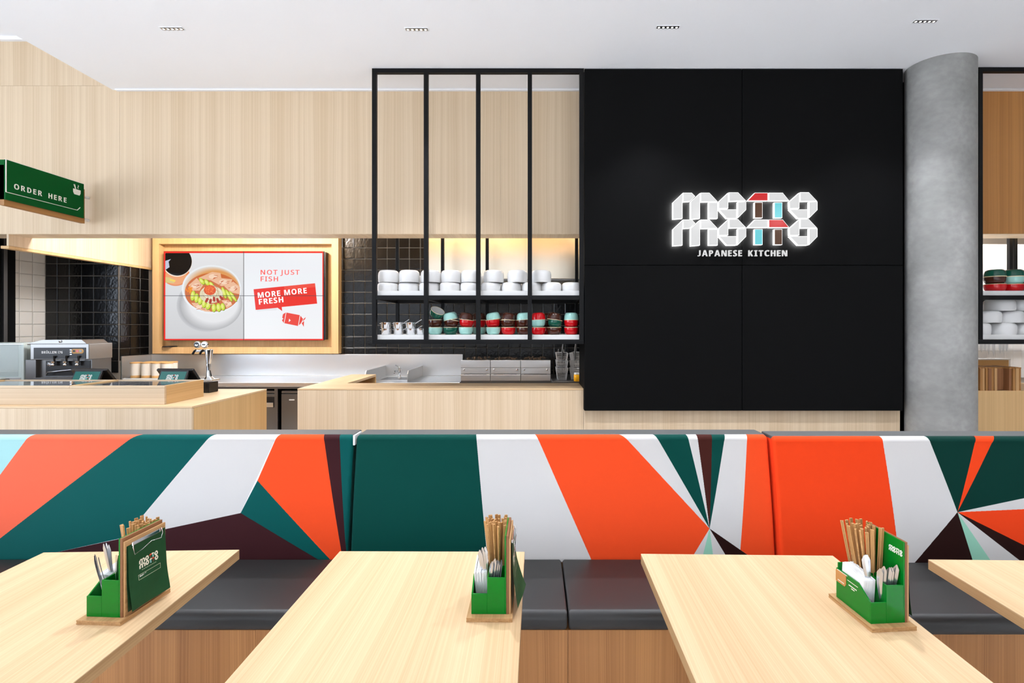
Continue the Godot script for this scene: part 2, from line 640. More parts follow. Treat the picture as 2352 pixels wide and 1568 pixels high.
func back_wall() -> void:
	var dw := 6.67
	var p := 0.1546
	var w := struct("wall_back", blk(-9.0, 8.0, 0, 4.6, dw, dw + 0.2), M.grout, "black square tiled rear wall of the kitchen")
	var ms := []
	for k in 3:
		ms.append(tile_mesh(p - 0.006))
	var black := [M.tile_a, M.tile_b, M.tile_c]
	# grid lines of the joints are at x = 813 px and y = 722 px on this plane
	var x0 := sx(813, dw)
	var y0 := sy(722, dw)
	tiles(w, Vector3(0, 0, -dw), Vector3.RIGHT, Vector3.BACK, x0 - 2 * p, x0 + 8 * p, y0 - 7 * p, y0 + 8 * p, p, black, ms)
	tiles(w, Vector3(0, 0, -dw), Vector3.RIGHT, Vector3.BACK, x0 + 8 * p, x0 + 23 * p, y0 - 7 * p, y0 + 2 * p, p, black, ms)
	# stainless sheet behind the hood
	part("steel_sheet", blk(-1.2, sx(1345, dw), sy(690, dw), sy(600, dw), dw - 0.012, dw), M.steel, w)
	# tiled pier on the left, its front and its side
	var df := 6.16
	var pf := 27.85 * df / F
	var xe := sx(275.5, df)
	var pier := struct("wall_left", blk(-9.0, xe - 0.009, 0, 2.95, df + 0.009, dw), M.grout, "pier clad in black square tiles left of the video wall")
	var m2 := []
	for k in 3:
		m2.append(tile_mesh(pf - 0.006))
	var yj := sy(633.4, df)
	tiles(pier, Vector3(0, 0, -df - 0.007), Vector3.RIGHT, Vector3.BACK, xe - 6.15 * pf, xe, yj - 8 * pf, yj + 3 * pf, pf, black, m2)
	tiles(pier, Vector3(xe - 0.007, 0, -df), Vector3.FORWARD, Vector3.RIGHT, 0.0, 0.51, yj - 7 * pf, yj + 3 * pf, pf, black, m2)
	# white tiled return and the dark doorway beside it
	var xw := sx(104.5, df)
	var ret := struct("wall_left", blk(-9.0, xw - 0.007, 0, 2.95, 5.73, df + 0.009), M.grout_light, "return wall of pale square tiles left of the black tiles")
	tiles(ret, Vector3(xw - 0.007, 0, -df), Vector3.BACK, Vector3.RIGHT, 0.0, 0.47, yj - 7 * pf, yj + 3 * pf, pf, [M.tile_white], m2)
	struct("door_1", blk(-9.0, sx(8, 5.6), 0, 2.95, 5.2, 5.73), M.black_panel, "dark doorway edge at the far left of the kitchen")
	part("frame", blk(sx(8, 5.6), sx(13, 5.6), 0, 2.95, 5.58, 5.62), M.steel_dark, get_node("door_1"))
	# timber fascia over the pier, running back from the bulkhead
	var fs := Shape.new()
	var yb := sy(615, dw)
	var d_front := 4.835
	add_blk(fs, xe, xe + 0.02, yb, 2.95, 5.065, dw - 0.02)
	var fascia := struct("trim_1", fs, M.oak, "timber fascia above the black tiled pier")
	part("lower_board", blk(xe, xe + 0.02, yb, 2.513, d_front, 5.0645), M.oak, fascia)
	part("edge", blk(xe - 0.06, xe + 0.021, yb - 0.03, yb - 0.002, d_front, dw - 0.02), M.oak_amber, fascia)


func bulkhead() -> void:
	var d0 := 4.83
	var yb := sy(537.5, d0)
	var w := struct("wall_upper", blk(-9.0, 8.0, yb + 0.005, 4.49, d0 + 0.02, 5.06), M.oak_amber, "pale timber bulkhead over the kitchen")
	var xj := sx(275, d0)
	var yj := sy(197, d0)
	part("panel", blk(-9.0, xj - 0.001, yb + 0.004, yj - 0.001, d0, d0 + 0.02), M.oak, w)
	part("panel", blk(-9.0, xj - 0.001, yj + 0.001, 4.49, d0, d0 + 0.02), M.oak, w)
	var xs := [xj + 0.001, sx(698, d0), sx(1150, d0), 1.3, 3.4, 5.6, 8.0]
	for i in 6:
		part("panel", blk(xs[i], xs[i + 1] - 0.0012, yb + 0.004, CEIL, d0, d0 + 0.02), M.oak if i < 4 else M.oak_shaded, w)  # right-hand panels take the oak with shade in its colour
	part("soffit", blk(-9.0, 8.0, yb, yb + 0.004, d0 + 0.001, 5.06, 0, 2), M.oak, w)
	struct("trim_2", blk(sx(270, d0), 8.0, sy(208, d0 - 0.02), CEIL, d0 - 0.035, d0, 0.004), M.ceiling_paint, "thin white shadow trim along the top of the bulkhead")
	struct("trim_3", blk(-9.0, sx(88, d0), 4.455, 4.492, d0 - 0.035, d0), M.ceiling_paint, "thin white trim along the raised ceiling at far left")
	struct("ceiling", blk(-9.0, 8.0, 3.25, 3.3, 5.065, 6.67), M.ceiling_paint, "white kitchen ceiling behind the bulkhead")


func ceiling_lights() -> void:
	var spots := [[395.5, 65.5], [957.0, 67.0], [1534.0, 62.0], [2125.0, 48.5]]
	var names := ["leftmost", "second from the left", "third from the left", "rightmost"]
	for i in 4:
		var d: float = (CEIL - EYE) * F / (750.0 - spots[i][1])
		downlight(Vector3(sx(spots[i][0], d), CEIL, -d), "recessed five-cell ceiling light, %s of the row" % names[i], "ceiling lights in a row", 2.7, 44.0)
	# the rows nearer the viewer, outside the frame
	for z in [-2.7, -1.2, 1.3, 3.2]:  # aisle row added to lift the counters, two rear rows for ceiling bounce
		for x in [-2.9, -0.93, 1.08, 3.06]:
			downlight(Vector3(x + (0.4 if z == -2.7 else 0.0), CEIL, z), "recessed five-cell ceiling light outside the picture, %s, %s" % [{-2.7: "added over the aisle", -1.2: "over the tables", 1.3: "added behind the viewer", 3.2: "added at the rear"}[z], {-2.9: "leftmost", -0.93: "second from left", 1.08: "third from left", 3.06: "rightmost"}[x]], "ceiling lights over the tables", {-2.7: 4.4, -1.2: 1.1, 1.3: 13.0, 3.2: 13.0}[z], {-2.7: 50.0, -1.2: 58.0, 1.3: 36.0, 3.2: 42.0}[z])
	# kitchen downlights behind the bulkhead
	for q in [[-3.9, 2.2, "far left"], [-3.4, 2.2, "left of the hood"], [-1.2, 0.9, "at the hood's left end"], [-0.5, 0.9, "at the hood's middle"], [0.9, 1.2, "at the hood's right end"], [5.0, 4.5, "behind the right rack"]]:
		kitchen_light(Vector3(q[0], 3.25, -5.22), q[1], q[2])


func downlight(at: Vector3, label: String, group: String, e: float, angle: float) -> void:
	var t := thing("ceiling_light", label, "ceiling light", at, 0, group)
	var f := Shape.new()
	var w := 0.092
	var h := 0.021
	for s in [-1, 1]:
		add_blk(f, -w, w, -0.004, 0.0, s * h - 0.003, s * h + 0.003)
		add_blk(f, s * w - 0.003, s * w + 0.003, -0.004, 0.0, -h, h)
	part("frame", f, M.white_paint, t)
	part("housing", blk(-w + 0.004, w - 0.004, -0.002, 0.0, -h + 0.003, h - 0.003), M.steel_dark, t)
	for k in 5:
		var b := Shape.new()
		var cx := -0.07 + 0.035 * k
		lathe(b, [Vector2(0.0145, -0.003), Vector2(0.016, -0.006), Vector2(0.013, -0.006), Vector2(0.010, -0.003)], 14, Transform3D(Basis.IDENTITY, Vector3(cx, 0, 0)))
		var cell := part("reflector", b, M.chrome, t)
		var g := Shape.new()
		lathe(g, [Vector2(0.009, -0.0032), Vector2(0, -0.0034)], 12, Transform3D(Basis.IDENTITY, Vector3(cx, 0, -0.003)))
		part("lens", g, M.lamp_glow, cell)
	var l := SpotLight3D.new()
	l.name = "beam"
	l.light_energy = e
	l.light_color = c8(242, 246, 255)
	l.spot_angle = angle
	l.spot_angle_attenuation = 0.6
	l.spot_range = 12.0
	l.spot_attenuation = 2.0
	l.light_size = 0.05
	l.shadow_enabled = true
	t.add_child(l)
	l.position = Vector3(0, -0.02, 0)
	l.rotation.x = -PI / 2


func kitchen_light(at: Vector3, e: float, where: String) -> void:
	var t := thing("kitchen_light", "round recessed kitchen ceiling light hidden behind the bulkhead, %s" % where, "ceiling light", at, 0, "kitchen ceiling lights")
	var g := Shape.new()
	lathe(g, [Vector2(0.06, 0), Vector2(0.06, -0.006), Vector2(0, -0.006)], 20)
	part("lens", g, M.lamp_glow, t)
	var l := OmniLight3D.new()
	l.name = "lamp"
	l.light_energy = e
	l.light_color = c8(244, 248, 255)
	l.omni_range = 10.0
	l.omni_attenuation = 2.0
	l.light_size = 0.16
	l.shadow_enabled = true
	t.add_child(l)
	l.position = Vector3(0, -0.09, 0)


func black_wall() -> void:
	var d := 4.42
	var x0 := sx(1342.5, d)
	var x1 := sx(2074, d)
	var xm := sx(1704.5, d)
	var y0 := sy(943, d)
	var y1 := CEIL - 0.006
	var ym := sy(609, d)
	var w := struct("wall_black", blk(x0, x1 - 0.01, 0.805, y1 - 0.002, d + 0.03, 4.93), M.black_panel, "wall box clad in four big matt black panels")
	var g := 0.0025
	for q in [[x0, xm - g, ym + g, y1], [xm + g, x1, ym + g, y1], [x0, xm - g, y0, ym - g], [xm + g, x1, y0, ym - g]]:
		part("panel", bb(Vector3(q[0], q[2], -d - 0.03), Vector3(q[1], q[3], -d), 0.0025), M.black_panel, w)
	part("return_panel", blk(x1 - 0.01, x1 + 0.2, 0.0, y1 - 0.002, 4.66, 4.93), M.black_panel, w)
	var low := struct("wall_base", blk(x0, sx(2067, 4.49), 0, 0.805, 4.49, 4.9), M.oak, "timber base below the black panels")
	low.set_meta("kind", "structure")
	logo_sign(d)


# The folded ribbon lettering: outlines in the sign's own units (y down, 2040 wide), with their finish.
func logo() -> Array:
	var out := []
	for row in 2:
		var dy: float = 378.0 * row
		var pieces := [
			["m", 0, [155, 510, 155, 272, 297, 137, 290, 270, 290, 500]], ["m", 0, [299, 137, 422, 137, 470, 187, 398, 258, 299, 265]],
			["m", 0, [405, 512, 405, 262, 537, 140, 537, 500]], ["m", 0, [549, 137, 670, 137, 787, 262, 549, 265]], ["m", 0, [660, 274, 787, 274, 787, 500, 660, 500]],
			["o", 0, [800, 262, 935, 135, 935, 358, 800, 360]], ["o", 0, [947, 132, 1075, 132, 1187, 250, 950, 258]], ["o", 0, [1070, 268, 1188, 262, 1188, 378, 1070, 497]], ["o", 0, [800, 372, 1052, 372, 1052, 500, 915, 500]],
			["t", 1 if row == 0 else 0, [1203, 250, 1312, 137, 1494, 137, 1494, 250]], ["t", 3 if row == 0 else 2, [1308, 272, 1420, 272, 1420, 492, 1308, 492]],
			["t", 0 if row == 0 else 1, [1508, 137, 1705, 137, 1797, 250, 1508, 250]], ["t", 2 if row == 0 else 3, [1586, 274, 1698, 274, 1698, 492, 1586, 492]],
			["o", 0, [1797, 262, 1940, 135, 1940, 358, 1800, 360]], ["o", 0, [1952, 130, 2072, 130, 2190, 255, 1952, 258]], ["o", 0, [2078, 266, 2195, 262, 2195, 378, 2078, 495]], ["o", 0, [1797, 372, 2058, 372, 2058, 500, 1920, 500]],
		]
		for i in pieces.size():
			var q: Array = pieces[i]
			var p := poly_of(q[2])
			for k in p.size():
				p[k] = p[k] + Vector2(-155, dy - 130)
			out.append([q[0], q[1], p, row, [0, 0, 0, 0, 0, 1, 1, 1, 1, 2, 2, 3, 3, 4, 4, 4, 4][i]])
	return out


func logo_sign(d: float) -> void:
	var df := d - 0.055
	var k := 332.0 / 2040.0 * df / F
	var at := Vector3(sx(1545.5, df), sy(441.5, df), -d)
	var t := thing("logo_sign", "glowing white folded-ribbon logo sign of two rows on the black panels", "sign", at)
	var fin := [M.sign_face_white, M.sign_red, M.sign_cyan, M.sign_brown]
	var bodies := {}
	var all := logo()
	for q in all:
		var key: int = q[3] * 10 + q[4]
		if not bodies.has(key):
			bodies[key] = Shape.new()
		var p := PackedVector2Array()
		for v in q[2]:
			p.append(Vector2(v.x, -v.y) * k)
		prism(bodies[key], p, 0.026, 0.056)
	var made := {}
	for key in bodies:
		made[key] = part("letter", bodies[key], M.sign_glow, t)
	for q in all:
		var b := Shape.new()
		for grown in Geometry2D.offset_polygon(q[2], -5.0, Geometry2D.JOIN_MITER):
			prism(b, flipped(grown, k), 0.056, 0.058)
		var led := Shape.new()
		for grown in Geometry2D.offset_polygon(q[2], -10.0, Geometry2D.JOIN_MITER):
			prism(led, flipped(grown, k), 0.022, 0.025)
		part("light_strip", led, M.sign_led, made[q[3] * 10 + q[4]])
		part("ribbon_face", b, fin[q[1]], made[q[3] * 10 + q[4]])
	for x in [0.3, 1.0]:
		var l := OmniLight3D.new()
		l.name = "sign_light"
		l.light_energy = 0.035
		l.omni_range = 6.0
		l.omni_attenuation = 2.0
		l.light_size = 0.12
		l.shadow_enabled = true
		t.add_child(l, true)
		l.position = Vector3(x, -0.22, 0.16)
	var w2 := thing("sign_lettering", "small white lettering reading JAPANESE KITCHEN under the logo sign", "lettering", Vector3(sx(1602, d), sy(588.5, d), -d))
	letters(w2, "JAPANESE KITCHEN", 13.5 * d / F, 205.0 * d / F, M.sign_face_white, Transform3D.IDENTITY, 0.012)


func flipped(p: PackedVector2Array, k: float) -> PackedVector2Array:
	var o := PackedVector2Array()
	for v in p:
		o.append(Vector2(v.x, -v.y) * k)
	return o


# Each letter a part of its own, spread over a given length.
func letters(parent: Node, words: String, cap: float, length: float, m: Material, xf: Transform3D, deep: float, bold := true) -> void:
	var wide := []
	var total := 0.0
	for ch in words:
		if ch == " ":
			wide.append(0.55 * cap)
		else:
			var o := lettering("letter", ch, cap, m, parent, Transform3D.IDENTITY, deep, 0, 0.0, bold)
			wide.append(o.mesh.get_aabb().size.x)
			parent.remove_child(o)
			o.free()
		total += wide[-1]
	var gap := (length - total) / (words.length() - 1)
	var x := 0.0
	for i in words.length():
		if words[i] != " ":
			lettering("letter", words[i], cap, m, parent, xf * Transform3D(Basis.IDENTITY, Vector3(x, 0, 0)), deep, 0, 0.0, bold)
		x += wide[i] + gap


# ---------- video wall ----------
func food_picture() -> ImageTexture:
	var im := Image.create(1742, 978, false, Image.FORMAT_RGB8)
	var o := Vector2(-170, -265)
	for y in 978:
		var k := y / 978.0
		im.fill_rect(Rect2i(0, y, 878, 1), c8(232, 233, 236).lerp(c8(206, 206, 208), k))
		im.fill_rect(Rect2i(878, y, 864, 1), c8(240, 243, 248).lerp(c8(246, 247, 250), k))
	for i in 14:
		fill(im, ellipse(Vector2(640, 860) + o, 330 - i * 6.0, 290 - i * 6.0), c8(200, 200, 203).lerp(c8(150, 150, 153), i / 14.0))
	# cup
	fill(im, ellipse(Vector2(300, 520) + o, 150, 128), c8(232, 140, 90))
	fill(im, ellipse(Vector2(300, 545) + o, 120, 90), c8(240, 165, 115))
	fill(im, ellipse(Vector2(315, 380) + o, 164, 166), c8(250, 232, 214))
	fill(im, ellipse(Vector2(318, 376) + o, 158, 158), c8(4, 3, 4))
	fill(im, moved(poly_of([186, 370, 248, 350, 222, 380, 232, 440, 186, 470]), 1, o), c8(196, 202, 222))
	fill(im, moved(poly_of([186, 548, 240, 556, 302, 590, 280, 616, 186, 612]), 1, o), c8(222, 200, 130))
	fill(im, moved(poly_of([230, 570, 300, 584, 290, 604, 236, 588]), 1, o), c8(250, 214, 90))
	# bowl
	for i in 16:
		var k := i / 15.0
		fill(im, ellipse(Vector2(690 + k * 22, 845 - k * 18) + o, 338 - k * 70, 286 - k * 70), c8(184, 184, 186).lerp(c8(232, 232, 234), k))
	fill(im, ellipse(Vector2(692, 684) + o, 326, 268), c8(236, 240, 244))
	for i in 18:
		var k := i / 17.0
		fill(im, ellipse(Vector2(694 + k * 40, 680 + k * 14) + o, 308 - k * 46, 246 - k * 34), c8(226, 222, 218).lerp(c8(226, 158, 92), k))
	fill(im, ellipse(Vector2(700, 716) + o, 300, 212), c8(206, 110, 56))
	var r := RandomNumberGenerator.new()
	r.seed = 5
	# pork
	for q in [[545, 560, 700, 492, 790, 505, 800, 565, 700, 590], [690, 590, 800, 560, 920, 575, 900, 640, 800, 650], [830, 650, 930, 600, 1005, 660, 1000, 740, 900, 720], [440, 640, 530, 560, 600, 640, 560, 700, 470, 700], [470, 830, 560, 830, 690, 930, 620, 925, 500, 870], [800, 800, 880, 800, 920, 850, 860, 890]]:
		fill(im, moved(poly_of(q), 1, o), c8(238, 186, 150))
		var c := Vector2.ZERO
		for i in range(0, q.size(), 2):
			c += Vector2(q[i], q[i + 1]) / (q.size() / 2.0)
		fill(im, ellipse(c + o, 46, 26, r.randf_range(-0.6, 0.3)), c8(248, 214, 186))
		for i in 5:
			fill(im, ellipse(c + o + Vector2(r.randf_range(-50, 50), r.randf_range(-24, 24)), r.randf_range(12, 26), 3, r.randf_range(-0.8, 0.4)), c8(196, 96, 52))
	# carrot
	for i in 14:
		fill(im, ellipse(Vector2(440 + r.randf_range(-36, 36), 690 + r.randf_range(-36, 36)) + o, 26, 5, r.randf_range(-1.5, 1.5)), c8(244, 118 + i * 3, 22))
	# avocado
	for q in [[585, 596, 42, 20, 0.9], [640, 610, 40, 20, 1.0], [690, 632, 34, 18, 0.9], [486, 752, 24, 52, 0.15], [526, 778, 22, 48, 0.1], [566, 806, 22, 44, 0.15], [608, 838, 23, 46, 0.1], [654, 862, 26, 42, 0.3], [716, 884, 24, 44, 0.0], [768, 880, 25, 46, -0.1], [814, 872, 22, 40, -0.15], [828, 720, 18, 62, -0.35], [880, 750, 16, 70, -0.5], [925, 760, 15, 66, -0.65]]:
		var c := Vector2(q[0], q[1]) + o
		fill(im, ellipse(c + Vector2(4, 3), q[2] + 3, q[3] + 3, q[4]), c8(120, 140, 20))
		fill(im, ellipse(c, q[2], q[3], q[4]), c8(206, 222, 62))
		fill(im, ellipse(c - Vector2(4, 4), q[2] * 0.55, q[3] * 0.6, q[4]), c8(232, 238, 130))
	# noodles and roe
	fill(im, ellipse(Vector2(690, 740) + o, 128, 92), c8(226, 214, 180))
	for i in 26:
		var c := Vector2(690 + r.randf_range(-36, 36), 742 + r.randf_range(-24, 24)) + o
		var rx := r.randf_range(50, 92)
		var a := r.randf_range(0, 3.0)
		fill(im, ring_poly(c, rx, rx * 0.72, 4.0, a), c8(246, 238, 214) if i % 3 else c8(186, 150, 104))
	for i in 5:
		fill(im, ellipse(Vector2(640 + i * 40, 800 + (i % 2) * 20 - i * 6) + o, 14, 30, 0.5 - i * 0.3), c8(176, 52, 30))
	fill(im, ellipse(Vector2(674, 694) + o, 66, 56), c8(226, 84, 30))
	fill(im, ellipse(Vector2(668, 684) + o, 46, 36), c8(240, 108, 44))
	for i in 60:
		fill(im, ellipse(Vector2(674 + r.randf_range(-55, 55), 694 + r.randf_range(-45, 45)) + o, 4, 4, 0, 8), c8(250, 140, 70) if i % 2 else c8(206, 64, 20))
	# speech banner and fish
	for i in 8:
		fill(im, moved(poly_of([1178, 905, 1400, 885, 1400, 905 + i, 1190, 925 - i]), 1, o), c8(232, 234, 238))
	fill(im, moved(poly_of([1147, 685, 1820, 618, 1843, 838, 1455, 876, 1461, 921, 1410, 884, 1170, 908]), 1, o), c8(240, 56, 46))
	fill(im, moved(poly_of([1480, 652, 1820, 618, 1824, 660, 1484, 694]), 1, o), c8(244, 84, 70))
	fill(im, moved(poly_of([1500, 936, 1655, 966, 1690, 1010, 1720, 988, 1700, 1034, 1696, 1095, 1672, 1052, 1632, 1086, 1478, 1054, 1457, 1022, 1474, 1004, 1460, 996, 1468, 956]), 1, o), c8(240, 80, 70))
	for q in [[1500, 936, 1507, 937, 1484, 1055, 1477, 1054], [1653, 966, 1660, 970, 1640, 1086, 1633, 1086], [1690, 1006, 1696, 1006, 1672, 1058, 1666, 1058], [1664, 1052, 1716, 1006, 1720, 1012, 1672, 1056], [1536, 1004, 1554, 1026, 1530, 1042]]:
		fill(im, moved(poly_of(q), 1, o), c8(246, 246, 248))
	# red border
	im.fill_rect(Rect2i(0, 0, 1742, 19), c8(246, 48, 38))
	im.fill_rect(Rect2i(0, 964, 1742, 14), c8(246, 48, 38))
	im.fill_rect(Rect2i(0, 0, 16, 978), c8(246, 48, 38))
	im.fill_rect(Rect2i(1730, 0, 12, 978), c8(246, 60, 48))
	return ImageTexture.create_from_image(im)


func ring_poly(c: Vector2, rx: float, ry: float, w: float, turn: float) -> PackedVector2Array:
	var p := PackedVector2Array()
	for i in 25:
		var a := PI * 1.5 * i / 24
		p.append(c + Vector2(cos(a) * rx, sin(a) * ry).rotated(turn))
	for i in 25:
		var a := PI * 1.5 * (24 - i) / 24
		p.append(c + Vector2(cos(a) * (rx - w), sin(a) * (ry - w)).rotated(turn))
	return p


func video_wall() -> void:
	var dw := 6.67
	var df := 6.55
	# timber surround with a recess
	var t := thing("screen_surround", "pale timber box frame around the video wall above the steel bench", "wall frame", Vector3(0, 0, 0))
	var xl := sx(350, df)
	var xr := sx(777, df)
	var yt := 2.95
	var yb := sy(812, df)
	var xi := sx(365, df)
	var xj := sx(761.5, df)
	var yi := sy(560, df)
	var yj := sy(797, df)
	part("stile", blk(xl, xi, yb, yt, df, dw), M.oak_amber, t)
	part("stile", blk(xj, xr, yb, yt, df, dw), M.oak_amber, t)
	part("rail", blk(xi, xj, yi, yt, df, dw), M.oak_amber, t)
	part("rail", blk(xi, xj, yb, yj, df, dw), M.oak_amber, t)
	part("back_panel", blk(xi, xj, yj, yi, dw - 0.015, dw), M.oak_amber, t)
	# four screens
	var ds := 6.555
	var v := thing("video_wall", "bright video wall of four screens showing a food bowl and red lettering", "screen", Vector3.ZERO)
	var x0 := sx(375.8, ds)
	var x1 := sx(743.5, ds)
	var y0 := sy(781.5, ds)
	var y1 := sy(576.5, ds)
	var pic := glow("screen_picture", Color.WHITE, 0.9)
	pic.emission_texture = food_picture()
	pic.albedo_color = c8(6, 6, 6)
	pic.metallic_specular = 0.2
	pic.roughness = 0.12
	pic.emission_operator = BaseMaterial3D.EMISSION_OP_MULTIPLY
	part("mount", blk(x0 + 0.05, x1 + 0.022, y0 + 0.01, y1 - 0.01, ds + 0.012, dw - 0.02, 0.004), M.black_plastic, v)
	for r in 2:
		for c in 2:
			var xa := lerpf(x0, x1, c * 0.5) + 0.0035
			var xb := lerpf(x0, x1, c * 0.5 + 0.5) - 0.0035
			var ya := lerpf(y1, y0, r * 0.5) - 0.0035
			var yc := lerpf(y1, y0, r * 0.5 + 0.5) + 0.0035
			var body := part("screen", blk(xa - 0.003, xb + 0.003, yc - 0.003, ya + 0.003, ds + 0.002, ds + 0.03), M.black_plastic, v)
			var b := Shape.new()
			b.quad(Vector3(xa, yc, -ds), Vector3(xb, yc, -ds), Vector3(xb, ya, -ds), Vector3(xa, ya, -ds), Vector3.BACK, Vector2(c * 0.5, r * 0.5 + 0.5), Vector2(c * 0.5 + 0.5, r * 0.5 + 0.5), Vector2(c * 0.5 + 0.5, r * 0.5), Vector2(c * 0.5, r * 0.5))
			part("picture", b, pic, body)
	var k := ds / F / 4.752
	var px := func(cx: float, cy: float) -> Vector3: return Vector3(sx(340 + cx / 4.752, ds), sy(520 + cy / 4.752, ds), -ds + 0.0012)
	lettering("lettering", "NOT JUST", 50 * k, M.screen_red, v, Transform3D(Basis.IDENTITY, px.call(1230, 526)), 0.001, 6, 424 * k, false)
	lettering("lettering", "FISH", 50 * k, M.screen_red, v, Transform3D(Basis.IDENTITY, px.call(1230, 598)), 0.001, 6, 190 * k, false)
	var tilt := Basis(Vector3.BACK, deg_to_rad(5.7))
	lettering("lettering", "MORE MORE", 58 * k, M.screen_white, v, Transform3D(tilt, px.call(1202, 780)), 0.001, 3, 536 * k)
	lettering("lettering", "FRESH", 58 * k, M.screen_white, v, Transform3D(tilt, px.call(1213, 852)), 0.001, 2, 268 * k)
	var l := AreaLight3D.new()
	l.name = "screen_light"
	l.area_size = Vector2(x1 - x0, y1 - y0)
	l.light_energy = 1.2
	l.area_range = 10.0
	l.shadow_enabled = true
	v.add_child(l)
	l.position = Vector3((x0 + x1) / 2, (y0 + y1) / 2, -ds + 0.02)
	l.rotation.y = PI
	var pad := thing("dark_pad", "small flat dark pad lying in the recess under the video wall's left corner", "pad", Vector3(sx(390, 6.6), yj, -6.6))
	var pb := Shape.new()
	lathe(pb, [Vector2(0.0, 0.0), Vector2(0.09, 0.0), Vector2(0.08, 0.014), Vector2(0, 0.016)], 24)
	part("disc", pb, M.black_plastic, pad)


# ---------- kitchen ----------
func back_bench() -> void:
	var dw := 6.66
	var db := 5.84
	var yt := 0.9
	var xl := sx(275.5, 6.16)
	var xr := sx(1058, db) - 0.012
	var t := thing("steel_bench", "long stainless steel kitchen bench with upstand along the rear wall", "bench", Vector3.ZERO)
	part("worktop", blk(xl, xr, yt - 0.053, yt, db, dw, 0.006), M.steel, t)
	part("upstand", blk(xl, sx(1063.5, dw), yt, sy(813, dw), dw - 0.02, dw, 0.004), M.steel, t)
	part("side_upstand", blk(xl, xl + 0.018, yt, sy(813, dw), 6.17, dw - 0.02, 0.004), M.steel, t)
	part("shelf_rail", blk(xl, xr, yt - 0.085, yt - 0.06, db + 0.06, db + 0.085), M.steel_dark, t)
	for x in [xl + 0.05, -3.2, xr - 0.06]:
		part("leg", blk(x, x + 0.04, 0, yt - 0.053, db + 0.08, db + 0.12), M.steel_dark, t)
	# under-bench fridges
	var dfr := 5.93
	var spans := [[500.0, 637.0], [646.0, 760.0], [770.0, 900.0]]
	var lab := ["dark steel under-bench fridge with a recessed handle, left of the gap", "dark steel under-bench fridge with a small white badge", "dark steel under-bench fridge hidden behind the pass counter"]
	for i in 2:
		var a := sx(spans[i][0], dfr)
		var b := sx(spans[i][1], dfr)
		var f := thing("fridge", lab[i], "fridge", Vector3((a + b) / 2, 0, -dfr - 0.3))
		var w := (b - a) / 2
		part("body", bb(Vector3(-w + 0.004, 0.06, -0.3), Vector3(w - 0.004, 0.765, 0.27)), M.black_panel, f)
		var door := part("door", bb(Vector3(-w, 0.1, 0.27), Vector3(w, 0.748, 0.3), 0.004), M.steel_dark, f)
		part("kickplate", bb(Vector3(-w + 0.01, 0.0, 0.2), Vector3(w - 0.01, 0.06, 0.25)), M.black_panel, f)
		part("top_trim", bb(Vector3(-w, 0.755, 0.2), Vector3(w, 0.785, 0.29)), M.steel_dark, f)
		if i == 0:
			part("handle_recess", bb(Vector3(w - 0.19, 0.58, 0.3), Vector3(w - 0.035, 0.712, 0.3025)), M.black_plastic, door)
			part("handle", bb(Vector3(w - 0.19, 0.585, 0.3025), Vector3(w - 0.045, 0.64, 0.312), 0.003), M.steel, door)
		else:
			part("badge", bb(Vector3(-w + 0.098, 0.668, 0.3), Vector3(-w + 0.165, 0.682, 0.302)), M.print_white, door)
	# splash guards either side of the sink
	var guards := [[886.0, 840.0, 839.0, "left of the tap"], [971.0, 937.0, 838.0, "right of the tap"]]
	for q in guards:
		var x := sx(q[0], dw)
		var g := thing("splash_guard", "angled sheet steel splash guard on the bench, %s" % q[3], "splash guard", Vector3(x, yt, -dw + 0.02), 0, "sink splash guards")
		var b := Shape.new()
		prism(b, poly_of([0, 0, 0.79, 0, 0.79, 0.10, 0.755, 0.14, 0, 0.142]), -0.004, 0.004, Transform3D(Basis(Vector3.UP, -PI / 2), Vector3.ZERO))
		part("plate", b, M.steel, g)
	var sink := thing("sink", "steel sink bowl set in the bench between the splash guards", "sink", Vector3(sx(912, 6.25), yt, -6.25))
	var s := Shape.new()
	for q in [[-0.2, 0.2, -0.19, -0.17], [-0.2, 0.2, 0.17, 0.19]]:
		rbox(s, Vector3(0, 0.003, (q[2] + q[3]) / 2), Vector3(0.4, 0.006, 0.02))
	for x in [-0.19, 0.19]:
		rbox(s, Vector3(x, 0.003, 0), Vector3(0.02, 0.006, 0.34))
	part("rim", s, M.steel, sink)
	part("bowl", bb(Vector3(-0.18, -0.0, -0.17), Vector3(0.18, 0.001, 0.17)), M.steel_dark, sink)
	var tap := thing("tap", "small chrome mixer tap behind the sink", "tap", Vector3(sx(918, 6.45), yt, -6.45))
	var tb := Shape.new()
	lathe(tb, [Vector2(0.024, 0), Vector2(0.024, 0.012), Vector2(0.017, 0.02), Vector2(0.017, 0.1), Vector2(0.021, 0.105), Vector2(0.02, 0.125), Vector2(0, 0.13)], 18)
	part("body", tb, M.chrome, tap)
	part("spout", tube(Shape.new(), [Vector3(0, 0.06, 0), Vector3(-0.02, 0.09, 0.06), Vector3(-0.03, 0.09, 0.13), Vector3(-0.03, 0.07, 0.145)], 0.01), M.chrome, tap)
	part("lever", tube(Shape.new(), [Vector3(0, 0.125, 0), Vector3(-0.025, 0.15, 0.02), Vector3(-0.05, 0.165, 0.04)], 0.008), M.chrome, tap)
	# exhaust hood
	var dh := 5.6
	var hx0 := sx(979, dh)
	var hy := sy(640, dh)
	var h := thing("exhaust_hood", "large brushed steel exhaust hood behind the bowl rack", "hood", Vector3.ZERO)
	part("canopy", blk(hx0, 0.9, hy, 3.245, dh, 6.45, 0.006), M.steel_hood, h)
	part("lip", blk(hx0, 0.9, hy - 0.02, hy - 0.002, dh - 0.006, dh + 0.03), M.steel_dark, h)
	for x in [sx(1125, dh), sx(1285, dh)]:
		part("seam", blk(x, x + 0.012, hy, 2.94, dh - 0.004, dh), M.steel_hood, h)
